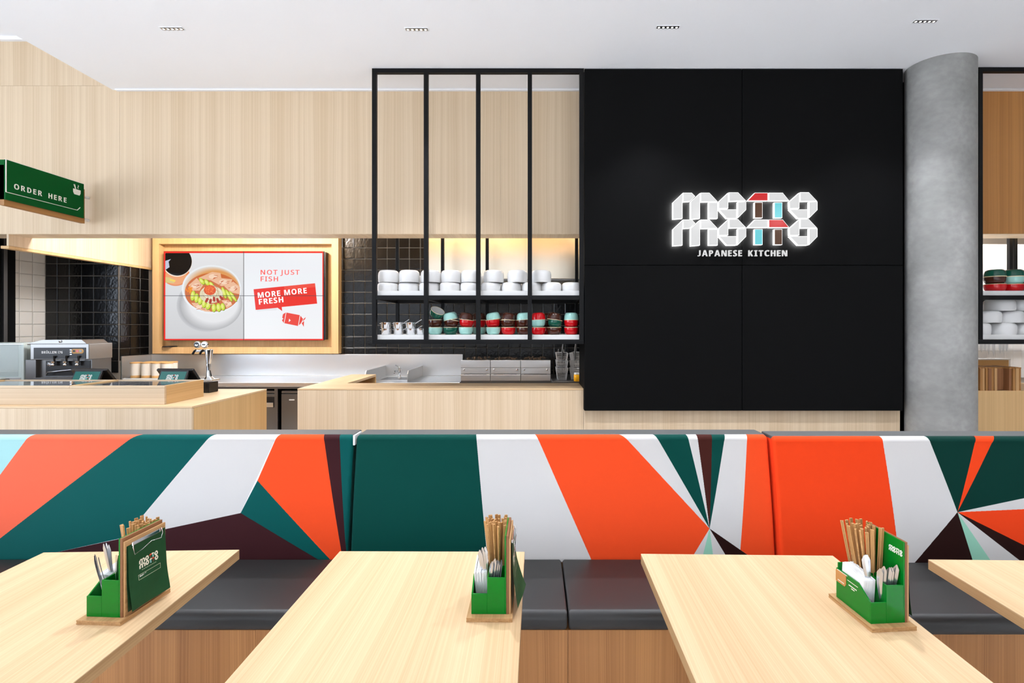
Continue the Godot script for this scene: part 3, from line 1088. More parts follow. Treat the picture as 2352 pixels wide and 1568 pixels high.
	# three grill units
	var dg := 5.88
	var gx := [1058.0, 1126.5, 1196.0, 1265.0]
	var side := ["left", "middle", "right"]
	for i in 3:
		var a := sx(gx[i], dg) + 0.002
		var b := sx(gx[i + 1], dg) - 0.002
		var w := (b - a) / 2
		var y0 := 0.0
		var g := thing("grill", "stainless steel grill unit in the row behind the pass counter, %s of three" % side[i], "grill", Vector3((a + b) / 2, 0, -dg), 0, "row of grill units")
		var u := func(py: float) -> float: return sy(py, dg)
		part("body", bb(Vector3(-w, y0, -0.74), Vector3(w, u.call(828), -0.02)), M.steel_dark, g)
		part("splash_panel", bb(Vector3(-w, u.call(844), -0.03), Vector3(w, u.call(827), 0), 0.003), M.steel, g)
		var pan := part("control_panel", bb(Vector3(-w, u.call(858.5), -0.03), Vector3(w, u.call(844.5), -0.006), 0.002), M.steel, g)
		part("drip_tray", bb(Vector3(-w, u.call(874), -0.03), Vector3(w, u.call(860), 0.004), 0.003), M.steel, g)
		part("skirt", bb(Vector3(-w, u.call(900), -0.03), Vector3(w, u.call(875), -0.012)), M.steel_dark, g)
		part("tray_slot", bb(Vector3(-w * 0.8, u.call(860), -0.03), Vector3(w * 0.75, u.call(858.8), -0.004)), M.black_plastic, g)
		for s2 in [-0.78, 0.76]:
			var kb := Shape.new()
			lathe(kb, [Vector2(0.013, 0), Vector2(0.013, 0.012), Vector2(0.010, 0.016), Vector2(0, 0.016)], 14, Transform3D(Basis(Vector3.RIGHT, PI / 2), Vector3(w * s2, u.call(848.5), -0.006)))
			part("knob", kb, M.chrome, pan)
		var lv := Shape.new()
		for k in 16:
			rbox(lv, Vector3(-w * 0.75 + k * w * 0.095, u.call(826.5), -0.12 - rng.randf() * 0.4), Vector3(0.02, 0.018 + rng.randf() * 0.012, 0.03), 0.006, 1, 1, Basis(Vector3.UP, rng.randf() * 3))
		var o := part("lava_rock", lv, M.lava, g)
		o.set_meta("kind", "stuff")
	# fryer ledge with stacked baskets, and a jar
	var dl := 5.6
	var led := thing("fryer_top", "dark steel fryer top at the right end of the kitchen", "fryer", Vector3(sx(1305, dl), 0, -dl))
	part("deck", bb(Vector3(-0.19, 0.86, -0.8), Vector3(0.32, 0.945, 0.03), 0.004), M.steel_dark, led)
	part("body", bb(Vector3(-0.188, 0, -0.8), Vector3(0.318, 0.86, 0.02)), M.steel_dark, led)
	var pos := ["bottom", "middle", "top"]
	for k in 2:
		for i in 3:
			var b := fry_basket("fry basket of steel wire, %s of the %s stack" % [pos[i], ["left", "right"][k]], i == 2)
			b.position = Vector3(sx([1290.0, 1325.0][k], dl + 0.2), 0.945 + 0.088 * i + (0.0 if k == 0 else 0.004), -dl - 0.2)
			b.rotation.y = [0.0, -0.25][k]
	var jd := 5.25
	var j := thing("jar", "small yellow sauce jar with a white lid beside the fry baskets", "jar", Vector3(sx(1326, 5.5), 0.945, -5.58))
	var jb := Shape.new()
	lathe(jb, [Vector2(0, 0), Vector2(0.03, 0), Vector2(0.034, 0.006), Vector2(0.034, 0.075), Vector2(0.03, 0.08)], 20)
	part("jar_body", jb, M.yellow_jar, j)
	var jl := Shape.new()
	lathe(jl, [Vector2(0.031, 0.08), Vector2(0.031, 0.096), Vector2(0.028, 0.1), Vector2(0, 0.1)], 20)
	part("lid", jl, M.white_glaze, j)
	canisters()
	drinks_machine()


func fry_basket(label: String, handle: bool) -> Node3D:
	var t := thing("fry_basket", label, "fry basket", Vector3.ZERO, 0, "stacked fry baskets")
	var w0 := 0.05
	var w1 := 0.07
	var h := 0.14
	var l := 0.13
	var f := Shape.new()
	var top := [Vector3(-w1, h, -l), Vector3(w1, h, -l), Vector3(w1, h, l), Vector3(-w1, h, l), Vector3(-w1, h, -l)]
	var mid := [Vector3(-w1 + 0.007, h * 0.62, -l), Vector3(w1 - 0.007, h * 0.62, -l), Vector3(w1 - 0.007, h * 0.62, l - 0.01), Vector3(-w1 + 0.007, h * 0.62, l - 0.01), Vector3(-w1 + 0.007, h * 0.62, -l)]
	var low := [Vector3(-w0, 0.004, -l + 0.01), Vector3(w0, 0.004, -l + 0.01), Vector3(w0, 0.004, l - 0.02), Vector3(-w0, 0.004, l - 0.02), Vector3(-w0, 0.004, -l + 0.01)]
	tube(f, top, 0.0035, 6)
	tube(f, mid, 0.002, 5)
	tube(f, low, 0.0025, 5)
	part("rim", f, M.wire, t)
	var m := Shape.new()
	for i in 15:
		var k := i / 14.0
		var x := lerpf(-1, 1, k)
		tube(m, [Vector3(x * w1, h, l), Vector3(x * w0, 0.004, l - 0.02), Vector3(x * w0, 0.004, -l + 0.01)], 0.0016, 4)
		var z := lerpf(-l + 0.01, l - 0.02, k)
		for s in [-1, 1]:
			tube(m, [Vector3(s * w1, h, z), Vector3(s * w0, 0.004, z)], 0.0011, 4)
	for i in 9:
		var k := (i + 1) / 10.0
		var w := lerpf(w0, w1, k)
		tube(m, [Vector3(-w, h * k, -l), Vector3(-w, h * k, l - 0.02 * (1 - k)), Vector3(w, h * k, l - 0.02 * (1 - k)), Vector3(w, h * k, -l)], 0.0016, 4)
	part("mesh", m, M.wire, t).set_meta("kind", "stuff")
	var hk := Shape.new()
	for s in [-1, 1]:
		tube(hk, [Vector3(s * 0.035, h, -l), Vector3(s * 0.035, h + 0.035, -l), Vector3(s * 0.03, h + 0.04, -l + 0.004)], 0.003, 6)
	part("hook", hk, M.wire, t)
	if handle:
		var hd := Shape.new()
		tube(hd, [Vector3(0, h * 0.5, l + 0.004), Vector3(0, h + 0.02, l + 0.008), Vector3(0.005, h + 0.075, l + 0.012), Vector3(0.012, h + 0.115, l + 0.01)], 0.011, 8)
		part("handle", hd, M.steel_dark, t)
	return t


func canisters() -> void:
	var d := 6.3
	var tr := thing("tray", "long white tray holding the paper canisters on the left of the steel bench", "tray", Vector3(sx(322, d), 0.9, -d))
	part("tray_base", bb(Vector3(-0.1, 0, -0.14), Vector3(0.5, 0.016, 0.16), 0.005), M.shelf_white, tr)
	part("tray_insert", bb(Vector3(-0.09, 0.016, -0.12), Vector3(0.48, 0.019, 0.12)), M.black_plastic, tr)
	var spots := [[313.0, 6.24], [337.5, 6.23], [361.5, 6.22], [346.0, 6.36], [371.0, 6.36], [395.0, 6.36], [384.0, 6.22]]
	var says := ["front row, leftmost", "front row, second from the left", "front row, third from the left", "rear row, leftmost", "rear row, middle", "rear row, rightmost", "front row, half hidden by the order terminal"]
	for i in 7:
		var c := thing("canister", "pale paper canister with tan rim, %s" % says[i], "canister", Vector3(sx(spots[i][0], spots[i][1]), 0.919, -spots[i][1]), 0, "paper canisters on the tray")
		var b := Shape.new()
		lathe(b, [Vector2(0.060, 0.03), Vector2(0.063, 0.185)], 28)
		part("wall", b, M.paper_cup, c)
		var r := Shape.new()
		lathe(r, [Vector2(0, 0), Vector2(0.06, 0), Vector2(0.0605, 0.03), Vector2(0.058, 0.031)], 28)
		part("base", r, M.tan_card, c)
		var l := Shape.new()
		lathe(l, [Vector2(0.064, 0.183), Vector2(0.066, 0.187), Vector2(0.065, 0.198), Vector2(0.06, 0.2), Vector2(0.0, 0.198)], 28)
		part("rim", l, M.tan_card, c)


func drinks_machine() -> void:
	var d := 5.3
	var s := d / F
	var t := thing("drinks_machine", "steel drinks machine with black control panel and three taps at the left", "drinks machine", Vector3(sx(137, d), 0.9, -d), 0.10)
	var w := 62.0 * s
	var y := func(py: float) -> float: return sy(py, d) - 0.9
	# plinth bench under it
	var bench := thing("side_bench", "low dark steel bench under the drinks machine at far left", "bench", Vector3(-5.5, 0, -5.45))
	part("cabinet", bb(Vector3(-0.65, 0, -0.3), Vector3(0.6, 0.9, 0.3), 0.004), M.steel_dark, bench)
	part("head", bb(Vector3(-w, y.call(826), -0.34), Vector3(w, y.call(789), 0.0), 0.008), M.steel_mid, t)
	var lid := Shape.new()
	prism(lid, poly_of([-w - 0.03, 0, w * 0.88, 0, w * 0.72, 0.042, -w * 0.62, 0.042]), -0.32, -0.01, Transform3D(Basis.IDENTITY, Vector3(0, y.call(789), 0)))
	part("lid", lid, M.steel_mid, t)
	var kn := Shape.new()
	lathe(kn, [Vector2(0.012, 0), Vector2(0.014, 0.008), Vector2(0, 0.012)], 12, Transform3D(Basis(Vector3.RIGHT, PI / 2), Vector3(0, y.call(784), -0.01)))
	part("lid_knob", kn, M.chrome, t)
	var cp := part("control_panel", bb(Vector3(-w * 0.87, y.call(824), 0.0), Vector3(w * 0.9, y.call(798), 0.003), 0.001), M.black_plastic, t)
	lettering("lettering", "BRÜLLEN i76", 5.5 * s, M.sign_face, cp, Transform3D(Basis.IDENTITY, Vector3(-w * 0.6, y.call(811.5), 0.003)), 0.001, 2, 44.0 * s)
	var bd := Shape.new()
	prism(bd, rounded_rect(26.0 * s, 10.5 * s, 5.0 * s), 0.003, 0.005, Transform3D(Basis.IDENTITY, Vector3(w * 0.62, y.call(806.5), 0)))
	var badge := part("badge", bd, M.tan_card, cp)
	for i in 3:
		part("badge_print", bb(Vector3(w * 0.62 + (i * 7 - 10) * s, y.call(808.5), 0.005), Vector3(w * 0.62 + (i * 7 - 5) * s, y.call(803.5), 0.006)), [M.black_plastic, M.red_glaze, M.steel_dark][i], badge)
	for i in 3:
		part("button", bb(Vector3(w * 0.36, y.call(804.5 + i * 5), 0.003), Vector3(w * 0.42, y.call(802.5 + i * 5), 0.005)), M.steel, cp)
	part("body", bb(Vector3(-w * 1.2, y.call(873) - 0.02, -0.34), Vector3(w * 0.95, y.call(826), -0.06)), M.steel_dark, t)
	part("bay", bb(Vector3(-w * 0.62, y.call(864), -0.06), Vector3(w * 0.9, y.call(829), -0.055)), M.black_plastic, t)
	var ch := Shape.new()
	prism(ch, poly_of([-w * 1.2, y.call(873) - 0.02, -w * 1.2, y.call(826), -w * 0.86, y.call(826), -w * 0.86, y.call(873) - 0.02]), -0.06, -0.02)
	part("cheek", ch, M.steel_dark, t)
	part("drip_tray", bb(Vector3(-w * 0.8, y.call(873), -0.06), Vector3(w * 0.92, y.call(866), 0.03), 0.003), M.steel_dark, t)
	for i in 3:
		var x := -w * 0.28 + i * w * 0.41
		var tb := Shape.new()
		lathe(tb, [Vector2(0.016, 0), Vector2(0.02, 0.012), Vector2(0.012, 0.024), Vector2(0.02, 0.03), Vector2(0.02, 0.048), Vector2(0, 0.05)], 14, Transform3D(Basis.IDENTITY, Vector3(x, y.call(839.5), -0.02)))
		var tp := part("tap", tb, M.chrome, t)
		part("tap_lever", tube(Shape.new(), [Vector3(x + 0.02, y.call(829), -0.015), Vector3(x + 0.045, y.call(817), 0.02)], 0.009), M.black_plastic, tp)
	for i in 4:
		part("star_knob", tube(Shape.new(), [Vector3(-w * 0.42, y.call(836), -0.03) + Vector3(cos(i * PI / 4), sin(i * PI / 4), 0) * 0.024, Vector3(-w * 0.42, y.call(836), -0.03) - Vector3(cos(i * PI / 4), sin(i * PI / 4), 0) * 0.024], 0.004, 6), M.chrome, t)
	part("pour_rail", tube(Shape.new(), [Vector3(-w * 0.5, y.call(861), -0.02), Vector3(-w * 0.4, y.call(854), 0.0), Vector3(0, y.call(851.5), 0.0), Vector3(w * 0.4, y.call(849), 0.0)], 0.006, 6), M.chrome, t)
	# glass-fronted cabinet beside it, catching the window light
	var g := thing("display_cabinet", "pale glass-fronted cabinet at the left edge of the picture", "cabinet", Vector3(sx(58, 5.3) - 0.272, 0.9, -5.3), 0.0)
	part("body", bb(Vector3(-0.45, 0.0, -0.3), Vector3(0.255, 0.06 + y.call(800), 0.0), 0.01), M.sage_steel, g)
	part("corner_post", bb(Vector3(0.235, 0.0, -0.03), Vector3(0.268, y.call(790), 0.012), 0.006), M.sage_steel, g)
	part("top", bb(Vector3(-0.45, y.call(791.5), -0.3), Vector3(0.262, y.call(789), 0.008), 0.002), M.steel, g)
	part("glass", bb(Vector3(-0.44, 0.13, 0.003), Vector3(0.2, y.call(792), 0.008)), M.pane, g)
	part("ledge", bb(Vector3(-0.44, 0.06, 0.0), Vector3(0.235, 0.12, 0.02), 0.006), M.steel, g)
	var bt := thing("black_tray", "black plastic tray at the far left behind the menu case", "tray", Vector3(sx(10, 4.6), 1.0, -4.4))
	part("tray_body", bb(Vector3(-0.4, 0.0, -0.12), Vector3(0.15, 0.09, 0.12), 0.012, 1, 2), M.black_plastic, bt)
	part("tray_lip", bb(Vector3(-0.39, 0.09, -0.11), Vector3(0.12, 0.1, 0.1), 0.004), M.sage_steel, bt)


func rounded_rect(w: float, h: float, r: float) -> PackedVector2Array:
	var p := PackedVector2Array()
	for q in [[1, 1, 0], [-1, 1, 1], [-1, -1, 2], [1, -1, 3]]:
		for i in 7:
			var a: float = PI / 2 * (q[2] + i / 6.0)
			p.append(Vector2(q[0] * (w / 2 - r), q[1] * (h / 2 - r)) + Vector2(cos(a), sin(a)) * r)
	return p


# ---------- order counter ----------
func order_counter() -> void:
	var d0 := 3.486
	var d1 := 4.462
	var xr := -2.485
	var t := thing("order_counter", "pale timber order counter at left with an amber end panel", "counter", Vector3.ZERO)
	part("front_panel", blk(-7.0, xr - 0.002, 0, 0.985, d0, d0 + 0.02), M.oak, t)
	part("end_panel", blk(xr - 0.02, xr, 0, 0.985, d0 + 0.021, d1), M.oak_amber, t)
	part("carcass", blk(-7.0, xr - 0.025, 0.02, 0.98, d0 + 0.03, d1 - 0.03), M.oak_amber, t)
	part("top", blk(-7.0, xr + 0.001, 0.986, 1.0, d0 - 0.001, d1 + 0.001, 0.001, 0), M.oak_table, t)
	# menu case
	var m := thing("menu_case", "low timber case with glazed menu panels on the order counter", "menu case", Vector3.ZERO)
	var a := 3.564
	var b := 3.985
	var mx := -2.744
	part("front_board", blk(-6.9, mx - 0.001, 1.001, 1.121, a, a + 0.018, 0, 0), M.oak, m)
	part("end_board", blk(mx - 0.018, mx, 1.001, 1.14, a + 0.0185, b, 0, 2), M.oak_amber, m)
	part("back_board", blk(-6.9, mx - 0.019, 1.001, 1.139, b - 0.018, b, 0, 0), M.oak, m)
	var xj := sx(159, a)
	part("front_trim", blk(xj + 0.001, mx - 0.001, 1.122, 1.14, a, a + 0.02, 0.001, 0), M.oak, m)
	part("front_trim", blk(-6.9, xj - 0.001, 1.122, 1.14, a, a + 0.02, 0.001, 0), M.oak, m)
	var xd := [xj, xj - 0.94, xj - 1.9]
	for i in 3:
		part("divider", blk(xd[i] - 0.016, xd[i] + 0.016, 1.12, 1.14, a + 0.02, b - 0.018, 0.001, 2), M.oak_amber, m)
	var lo := [xj + 0.016, xj - 0.94 + 0.016, xj - 1.9 + 0.016]
	var hi := [mx - 0.018, xj - 0.016, xj - 0.94 - 0.016]
	for i in 3:
		part("menu_sheet", blk(lo[i], hi[i], 1.10, 1.104, a + 0.02, b - 0.018), M.black_panel, m)
		part("glass", blk(lo[i], hi[i], 1.129, 1.133, a + 0.02, b - 0.018), M.pane_dark, m)
	# order terminals
	pos_terminal(Vector3(sx(205, 4.17), 1.0, -4.17), "left order terminal with a teal logo screen, in front of the drinks machine")
	pos_terminal(Vector3(sx(402, 4.17), 1.0, -4.17), "right order terminal with a teal logo screen, next to the beer tap")
	beer_tap()
	order_sign()


func screen_logo(bg: Color) -> ImageTexture:
	var im := Image.create(512, 330, false, Image.FORMAT_RGB8)
	im.fill(bg)
	var cols := [c8(250, 250, 250), c8(235, 60, 40), c8(120, 215, 220), c8(70, 40, 30)]
	for q in logo():
		fill(im, moved(q[2], 0.113, Vector2(140, 52)), cols[q[1]])
	for i in 12:
		im.fill_rect(Rect2i(140 + i * 20, 168, 15, 6), c8(90, 200, 190))
	return ImageTexture.create_from_image(im)


func pos_terminal(at: Vector3, label: String) -> void:
	if not M.has("terminal_screen"):
		var g := glow("terminal_screen", Color.WHITE, 0.75)
		g.emission_texture = screen_logo(c8(6, 112, 106))
		g.emission_operator = BaseMaterial3D.EMISSION_OP_MULTIPLY
		g.albedo_color = c8(8, 10, 10)
		g.roughness = 0.1
	var t := thing("order_terminal", label, "order terminal", at, -0.05, "order terminals on the counter")
	var tilt := Basis(Vector3.RIGHT, deg_to_rad(-24.0))
	var w := 0.128
	# customer side
	var xf := Transform3D(tilt, Vector3(0, 0.018, 0.085))
	var f := Shape.new()
	rbox(f, xf * Vector3(0, 0.10, -0.01), Vector3(w * 2, 0.205, 0.02), 0.005, 2, 1, tilt)
	var body := part("front_display", f, M.black_plastic, t)
	var s := Shape.new()
	var q := [Vector3(-w + 0.014, 0.012, 0.0006), Vector3(w - 0.014, 0.012, 0.0006), Vector3(w - 0.014, 0.188, 0.0006), Vector3(-w + 0.014, 0.188, 0.0006)]
	s.quad(xf * q[0], xf * q[1], xf * q[2], xf * q[3], tilt * Vector3.BACK, Vector2(0, 1), Vector2(1, 1), Vector2(1, 0), Vector2(0, 0))
	part("screen", s, M.terminal_screen, body)
	# staff side, wider and sloping the other way
	var tb := Basis(Vector3.RIGHT, deg_to_rad(38.0))
	var xb := Transform3D(tb, Vector3(0, 0.02, -0.15))
	var g2 := Shape.new()
	rbox(g2, xb * Vector3(0.0, 0.12, 0.0), Vector3(w * 2 + 0.075, 0.245, 0.024), 0.006, 2, 1, tb)
	part("rear_display", g2, M.black_plastic, t)
	part("stand", bb(Vector3(-0.06, 0, -0.09), Vector3(0.06, 0.09, 0.02), 0.008), M.black_plastic, t)
	part("base", bb(Vector3(-0.1, 0, -0.14), Vector3(0.1, 0.018, 0.08), 0.006), M.black_plastic, t)
	part("card_pin", tube(Shape.new(), [Vector3(w + 0.015, 0.035, -0.02), Vector3(w + 0.03, 0.075, -0.03)], 0.006, 6), M.tan_card, t)


func beer_tap() -> void:
	var d := 4.25
	var t := thing("beer_tap", "tall chrome beer tap with two round badges on the order counter", "beer tap", Vector3(sx(478, d), 1.0, -d))
	var y := func(py: float) -> float: return sy(py, d) - 1.0
	var xo := func(px: float) -> float: return (px - 478.0) * d / F
	part("base", bb(Vector3(xo.call(469.5), 0, -0.06), Vector3(xo.call(491.5), y.call(876), 0.06), 0.006), M.black_plastic, t)
	var c := Shape.new()
	var pts := []
	for q in [[482.0, 870.0, 11.0], [480.0, 864.0, 6.0], [479.0, 850.0, 4.0], [479.0, 835.0, 4.6], [479.5, 820.0, 6.5], [480.0, 808.0, 8.0], [480.0, 803.0, 8.5], [479.0, 801.5, 0.5]]:
		pts.append(q)
	for i in pts.size() - 1:
		var k := d / F
		var p0: Array = pts[i]
		var p1: Array = pts[i + 1]
		lathe(c, [Vector2(p0[2] * k, 0), Vector2(p1[2] * k, (p0[1] - p1[1]) * k)], 20, Transform3D(Basis(Vector3(1, 0, 0), Vector3((p1[0] - p0[0]) / maxf(0.1, p0[1] - p1[1]), 1, 0), Vector3(0, 0, 1)), Vector3(xo.call(p0[0]), y.call(p0[1]), 0)))
	part("column", c, M.chrome, t)
	part("arm", tube(Shape.new(), [Vector3(xo.call(484), y.call(805), 0), Vector3(xo.call(466), y.call(805.5), 0.01), Vector3(xo.call(450), y.call(806), 0.02)], 0.013, 10), M.chrome, t)
	part("drip_plate", bb(Vector3(-0.05, y.call(873), -0.05), Vector3(0.075, y.call(870), 0.06), 0.004), M.steel, t)
	for i in 2:
		var px: float = [459.0, 475.5][i]
		var b := Shape.new()
		lathe(b, [Vector2(0, 0.012), Vector2(0.025, 0.012), Vector2(0.03, 0.006), Vector2(0.03, -0.006), Vector2(0, -0.006)], 28, Transform3D(Basis(Vector3.RIGHT, PI / 2), Vector3(xo.call(px), y.call(791), 0.03)))
		var badge := part("badge", b, M.chrome, t)
		var f := Shape.new()
		lathe(f, [Vector2(0, 0.0135), Vector2(0.022, 0.0135), Vector2(0.022, 0.012)], 24, Transform3D(Basis(Vector3.RIGHT, PI / 2), Vector3(xo.call(px), y.call(791), 0.03)))
		part("badge_face", f, M.black_plastic if i == 0 else M.paper, badge)
		if i == 0:
			var mm := Shape.new()
			prism(mm, poly_of([-0.016, -0.006, -0.008, 0.006, 0, -0.004, 0.008, 0.006, 0.016, -0.006, 0.01, -0.008, 0, -0.012, -0.01, -0.008]), 0.0, 0.001, Transform3D(Basis.IDENTITY, Vector3(xo.call(px), y.call(791), 0.0435)))
			part("badge_mark", mm, M.paper, badge)
		else:
			part("badge_mark", bb(Vector3(xo.call(px) - 0.014, y.call(792), 0.0435), Vector3(xo.call(px) + 0.014, y.call(789.5), 0.0445)), M.black_plastic, badge)
		part("tap_handle", bb(Vector3(xo.call(px - 7.5), y.call(797), -0.012), Vector3(xo.call(px - 4.0), y.call(784.5), 0.012), 0.003), M.black_plastic, t)
		part("spout", tube(Shape.new(), [Vector3(xo.call(px - 4), y.call(803), 0.02), Vector3(xo.call(px - 7), y.call(806), 0.03), Vector3(xo.call(px - 10.5), y.call(813), 0.035)], 0.009, 8), M.black_steel, t)


func order_sign() -> void:
	var x := -4.457
	var t := thing("order_sign", "green blade sign reading ORDER HERE fixed to the timber bulkhead", "sign", Vector3(x, 2.655, -4.75))
	# local: +z towards the viewer along the blade, face looks to +x
	var face := Basis(Vector3(0, 0, -1), Vector3.UP, Vector3.RIGHT)  # text runs away from the viewer to the wall
	var len := 0.705
	var h := 0.338
	part("panel", bb(Vector3(-0.012, 0, 0), Vector3(0, h, len), 0.001), M.green_sign, t)
	part("return_panel", bb(Vector3(-0.058, 0, len - 0.012), Vector3(-0.0125, h - 0.002, len)), M.green_sign, t)
	part("rear_panel", bb(Vector3(-0.07, 0, 0.0), Vector3(-0.059, h, len)), M.green_sign, t)
	part("edge_strip", bb(Vector3(-0.002, 0.062, len - 0.007), Vector3(0.0012, h, len + 0.0005)), M.print_white, t)
	part("edge_strip", bb(Vector3(-0.008, h, 0.0), Vector3(0.0012, h + 0.0025, len)), M.print_white, t)
	part("backing", bb(Vector3(-0.05, -0.048, -0.022), Vector3(-0.013, h - 0.045, len), 0.001, 2), M.block_wood, t)
	for y in [0.0, 0.226]:
		part("standoff", tube(Shape.new(), [Vector3(-0.03, y - 0.005, -0.02), Vector3(-0.03, y - 0.005, -0.08)], 0.014, 12), M.shelf_white, t)
	var words := part("print", bb(Vector3(0, 0.0, 0), Vector3(0.0004, 0.001, 0.001)), M.green_sign, t)
	var l := len * 0.755
	letters(words, "ORDER HERE", 0.0455, 0.462, M.print_white, Transform3D(face, Vector3(0.0002, 0.107, 0.64)), 0.0012)
	part("underline", bb(Vector3(0, 0.061, 0.068), Vector3(0.0014, 0.0655, len - 0.004)), M.print_white, words)
	var tick := Shape.new()
	prism(tick, poly_of([0, 0, 0.03, 0.034, 0.025, 0.038, -0.004, 0.0045]), 0, 0.0014, Transform3D(face, Vector3(0, 0.061, 0.068)))
	part("underline_tick", tick, M.print_white, words)
	var bowl := Shape.new()
	prism(bowl, poly_of([0, 0.052, 0.001, 0.02, 0.012, 0.0, 0.066, 0.0, 0.076, 0.02, 0.077, 0.052]), 0, 0.0014, Transform3D(face, Vector3(0, 0.212, 0.113)))
	part("bowl_icon", bowl, M.print_white, words)
	var st := Shape.new()
	prism(st, poly_of([0.022, 0.053, 0.004, 0.094, 0.009, 0.096, 0.03, 0.053]), 0, 0.0014, Transform3D(face, Vector3(0, 0.212, 0.113)))
	prism(st, poly_of([0.024, 0.056, 0.014, 0.096, 0.019, 0.097, 0.031, 0.056]), 0, 0.0014, Transform3D(face, Vector3(0, 0.212, 0.113)))
	prism(st, poly_of([0.05, 0.062, 0.045, 0.075, 0.052, 0.086, 0.05, 0.097, 0.055, 0.097, 0.058, 0.086, 0.051, 0.075, 0.055, 0.062]), 0, 0.0014, Transform3D(face, Vector3(0, 0.212, 0.113)))
	part("steam_icon", st, M.print_white, words)


# ---------- pass counter ----------
func pass_counter() -> void:
	var d0 := 4.493
	var d1 := 4.925
	var xl := -2.212
	var xr := sx(1340, d0)
	var t := thing("pass_counter", "pale timber pass counter with a return leg in front of the kitchen", "counter", Vector3.ZERO)
	part("front_panel", blk(xl, xr, 0, 0.985, d0, d0 + 0.02), M.oak, t)
	part("top", blk(xl - 0.001, xr, 0.986, 1.0, d0 - 0.002, d1, 0.001, 0), M.oak_table, t)
	part("rear_panel", blk(xl + 0.3, xr, 0, 0.985, d1 - 0.03, d1 - 0.01), M.oak_amber, t)
	part("leg_top", blk(xl - 0.001, -1.915, 0.972, 1.0, d1 + 0.001, 5.835, 0.001, 2), M.oak_table, t)
	part("leg_side", blk(xl, xl + 0.02, 0, 0.971, d0 + 0.021, 5.83), M.oak_amber, t)
	part("leg_end", blk(xl + 0.021, -1.915, 0, 0.971, 5.812, 5.832), M.oak_amber, t)
	part("leg_shelf", blk(xl + 0.021, -1.93, 0.74, 0.76, d1 + 0.01, 5.81, 0, 2), M.oak_bench, t)
	part("leg_back", blk(xl + 0.021, xl + 0.05, 0.02, 0.97, d1 + 0.01, 5.81), M.black_panel, t)


# ---------- bowl racks ----------
func rack(right: bool) -> void:
	var df := 4.42
	var dr := 5.15
	var posts := [859.0, 978.0, 1098.0, 1217.0, 1336.0]
	var xs := []
	for p in posts:
		xs.append(sx(p, df))
	if right:
		df = 4.40
		xs = [sx(2253, df)]
		for i in 3:
			xs.append(xs[0] + 0.56 + 0.52 * i)
	var w := 0.02
	var label := "tall black steel bowl rack hanging from the ceiling left of the black panels"
	if right:
		label = "black steel bowl rack at the right edge beside the column"
	var t := thing("bowl_rack", label, "rack", Vector3.ZERO)
	var yb := sy(790, df)
	var ym := sy(688, df)
	var n: int = xs.size()
	for x in xs:
		part("post", blk(x - w, x + w, yb + 0.041, CEIL - 0.041, df, df + 0.04, 0.002), M.black_steel, t)
	var x0: float = xs[0] - w
	var x1: float = xs[n - 1] + w
	part("rail", blk(x0, x1, CEIL - 0.0405, CEIL - 0.001, df, df + 0.04, 0.002), M.black_steel, t)
	part("rail", blk(x0, x1, yb, yb + 0.0405, df, df + 0.04, 0.002), M.black_steel, t)
	for i in n - 1:
		part("rail", blk(xs[i] + w, xs[i + 1] - w, ym, ym + 0.04, df + 0.001, df + 0.04, 0.002), M.black_steel, t)
	var rx := []
	if right:
		rx = [xs[0] + 0.005, sx(2323, dr), xs[2], xs[3]]
	else:
		for p in [912.0, 1016.0, 1118.7, 1218.0, 1324.6]:
			rx.append(sx(p, dr))
	for x in rx:
		part("rear_post", blk(x - 0.017, x + 0.017, yb + 0.01, 2.7, dr, dr + 0.035, 0.002), M.black_steel, t)
	for y in [yb, ym]:
		part("rear_rail", blk(x0 + 0.02, x1 - 0.02, y, y + 0.04, dr - 0.036, dr, 0.002), M.black_steel, t)
		for x in xs:
			part("bracket", blk(x - w + 0.003, x + w - 0.003, y + 0.002, y + 0.038, df + 0.041, dr - 0.037), M.black_steel, t)
	for y in [yb + 0.041, ym + 0.041]:
		part("shelf", blk(x0 + 0.024, x1 - 0.024, y, y + 0.044, df + 0.042, dr - 0.04, 0.002), M.shelf_white, t)
	var tops := [yb + 0.085, ym + 0.085]
	if right:
		right_bowls(tops, xs)
	else:
		left_bowls(tops)


func bowl_proto(called: String, r: float, h: float, m: Material, rim: Material) -> Node3D:
	var t := thing(called, "bowl", "bowl", Vector3.ZERO)
	var b := Shape.new()
	lathe(b, [Vector2(0, 0.004), Vector2(r * 0.55, 0.004), Vector2(r * 0.56, 0), Vector2(r * 0.66, 0.001), Vector2(r * 0.8, h * 0.1), Vector2(r * 0.91, h * 0.27), Vector2(r * 0.98, h * 0.55), Vector2(r, h * 0.8), Vector2(r * 0.995, h - 0.003)], 32)
	part("body", b, m, t)
	var i := Shape.new()
	lathe(i, [Vector2(r * 0.96, h - 0.002), Vector2(r * 0.94, h * 0.6), Vector2(r * 0.8, h * 0.2), Vector2(0, h * 0.12)], 32)
	part("inside", i, M.white_glaze, t)
	var e := Shape.new()
	lathe(e, [Vector2(r * 0.998, h - 0.0035), Vector2(r * 1.002, h - 0.001), Vector2(r * 0.98, h + 0.0008), Vector2(r * 0.955, h - 0.002)], 32)
	part("rim", e, rim, t)
	return t


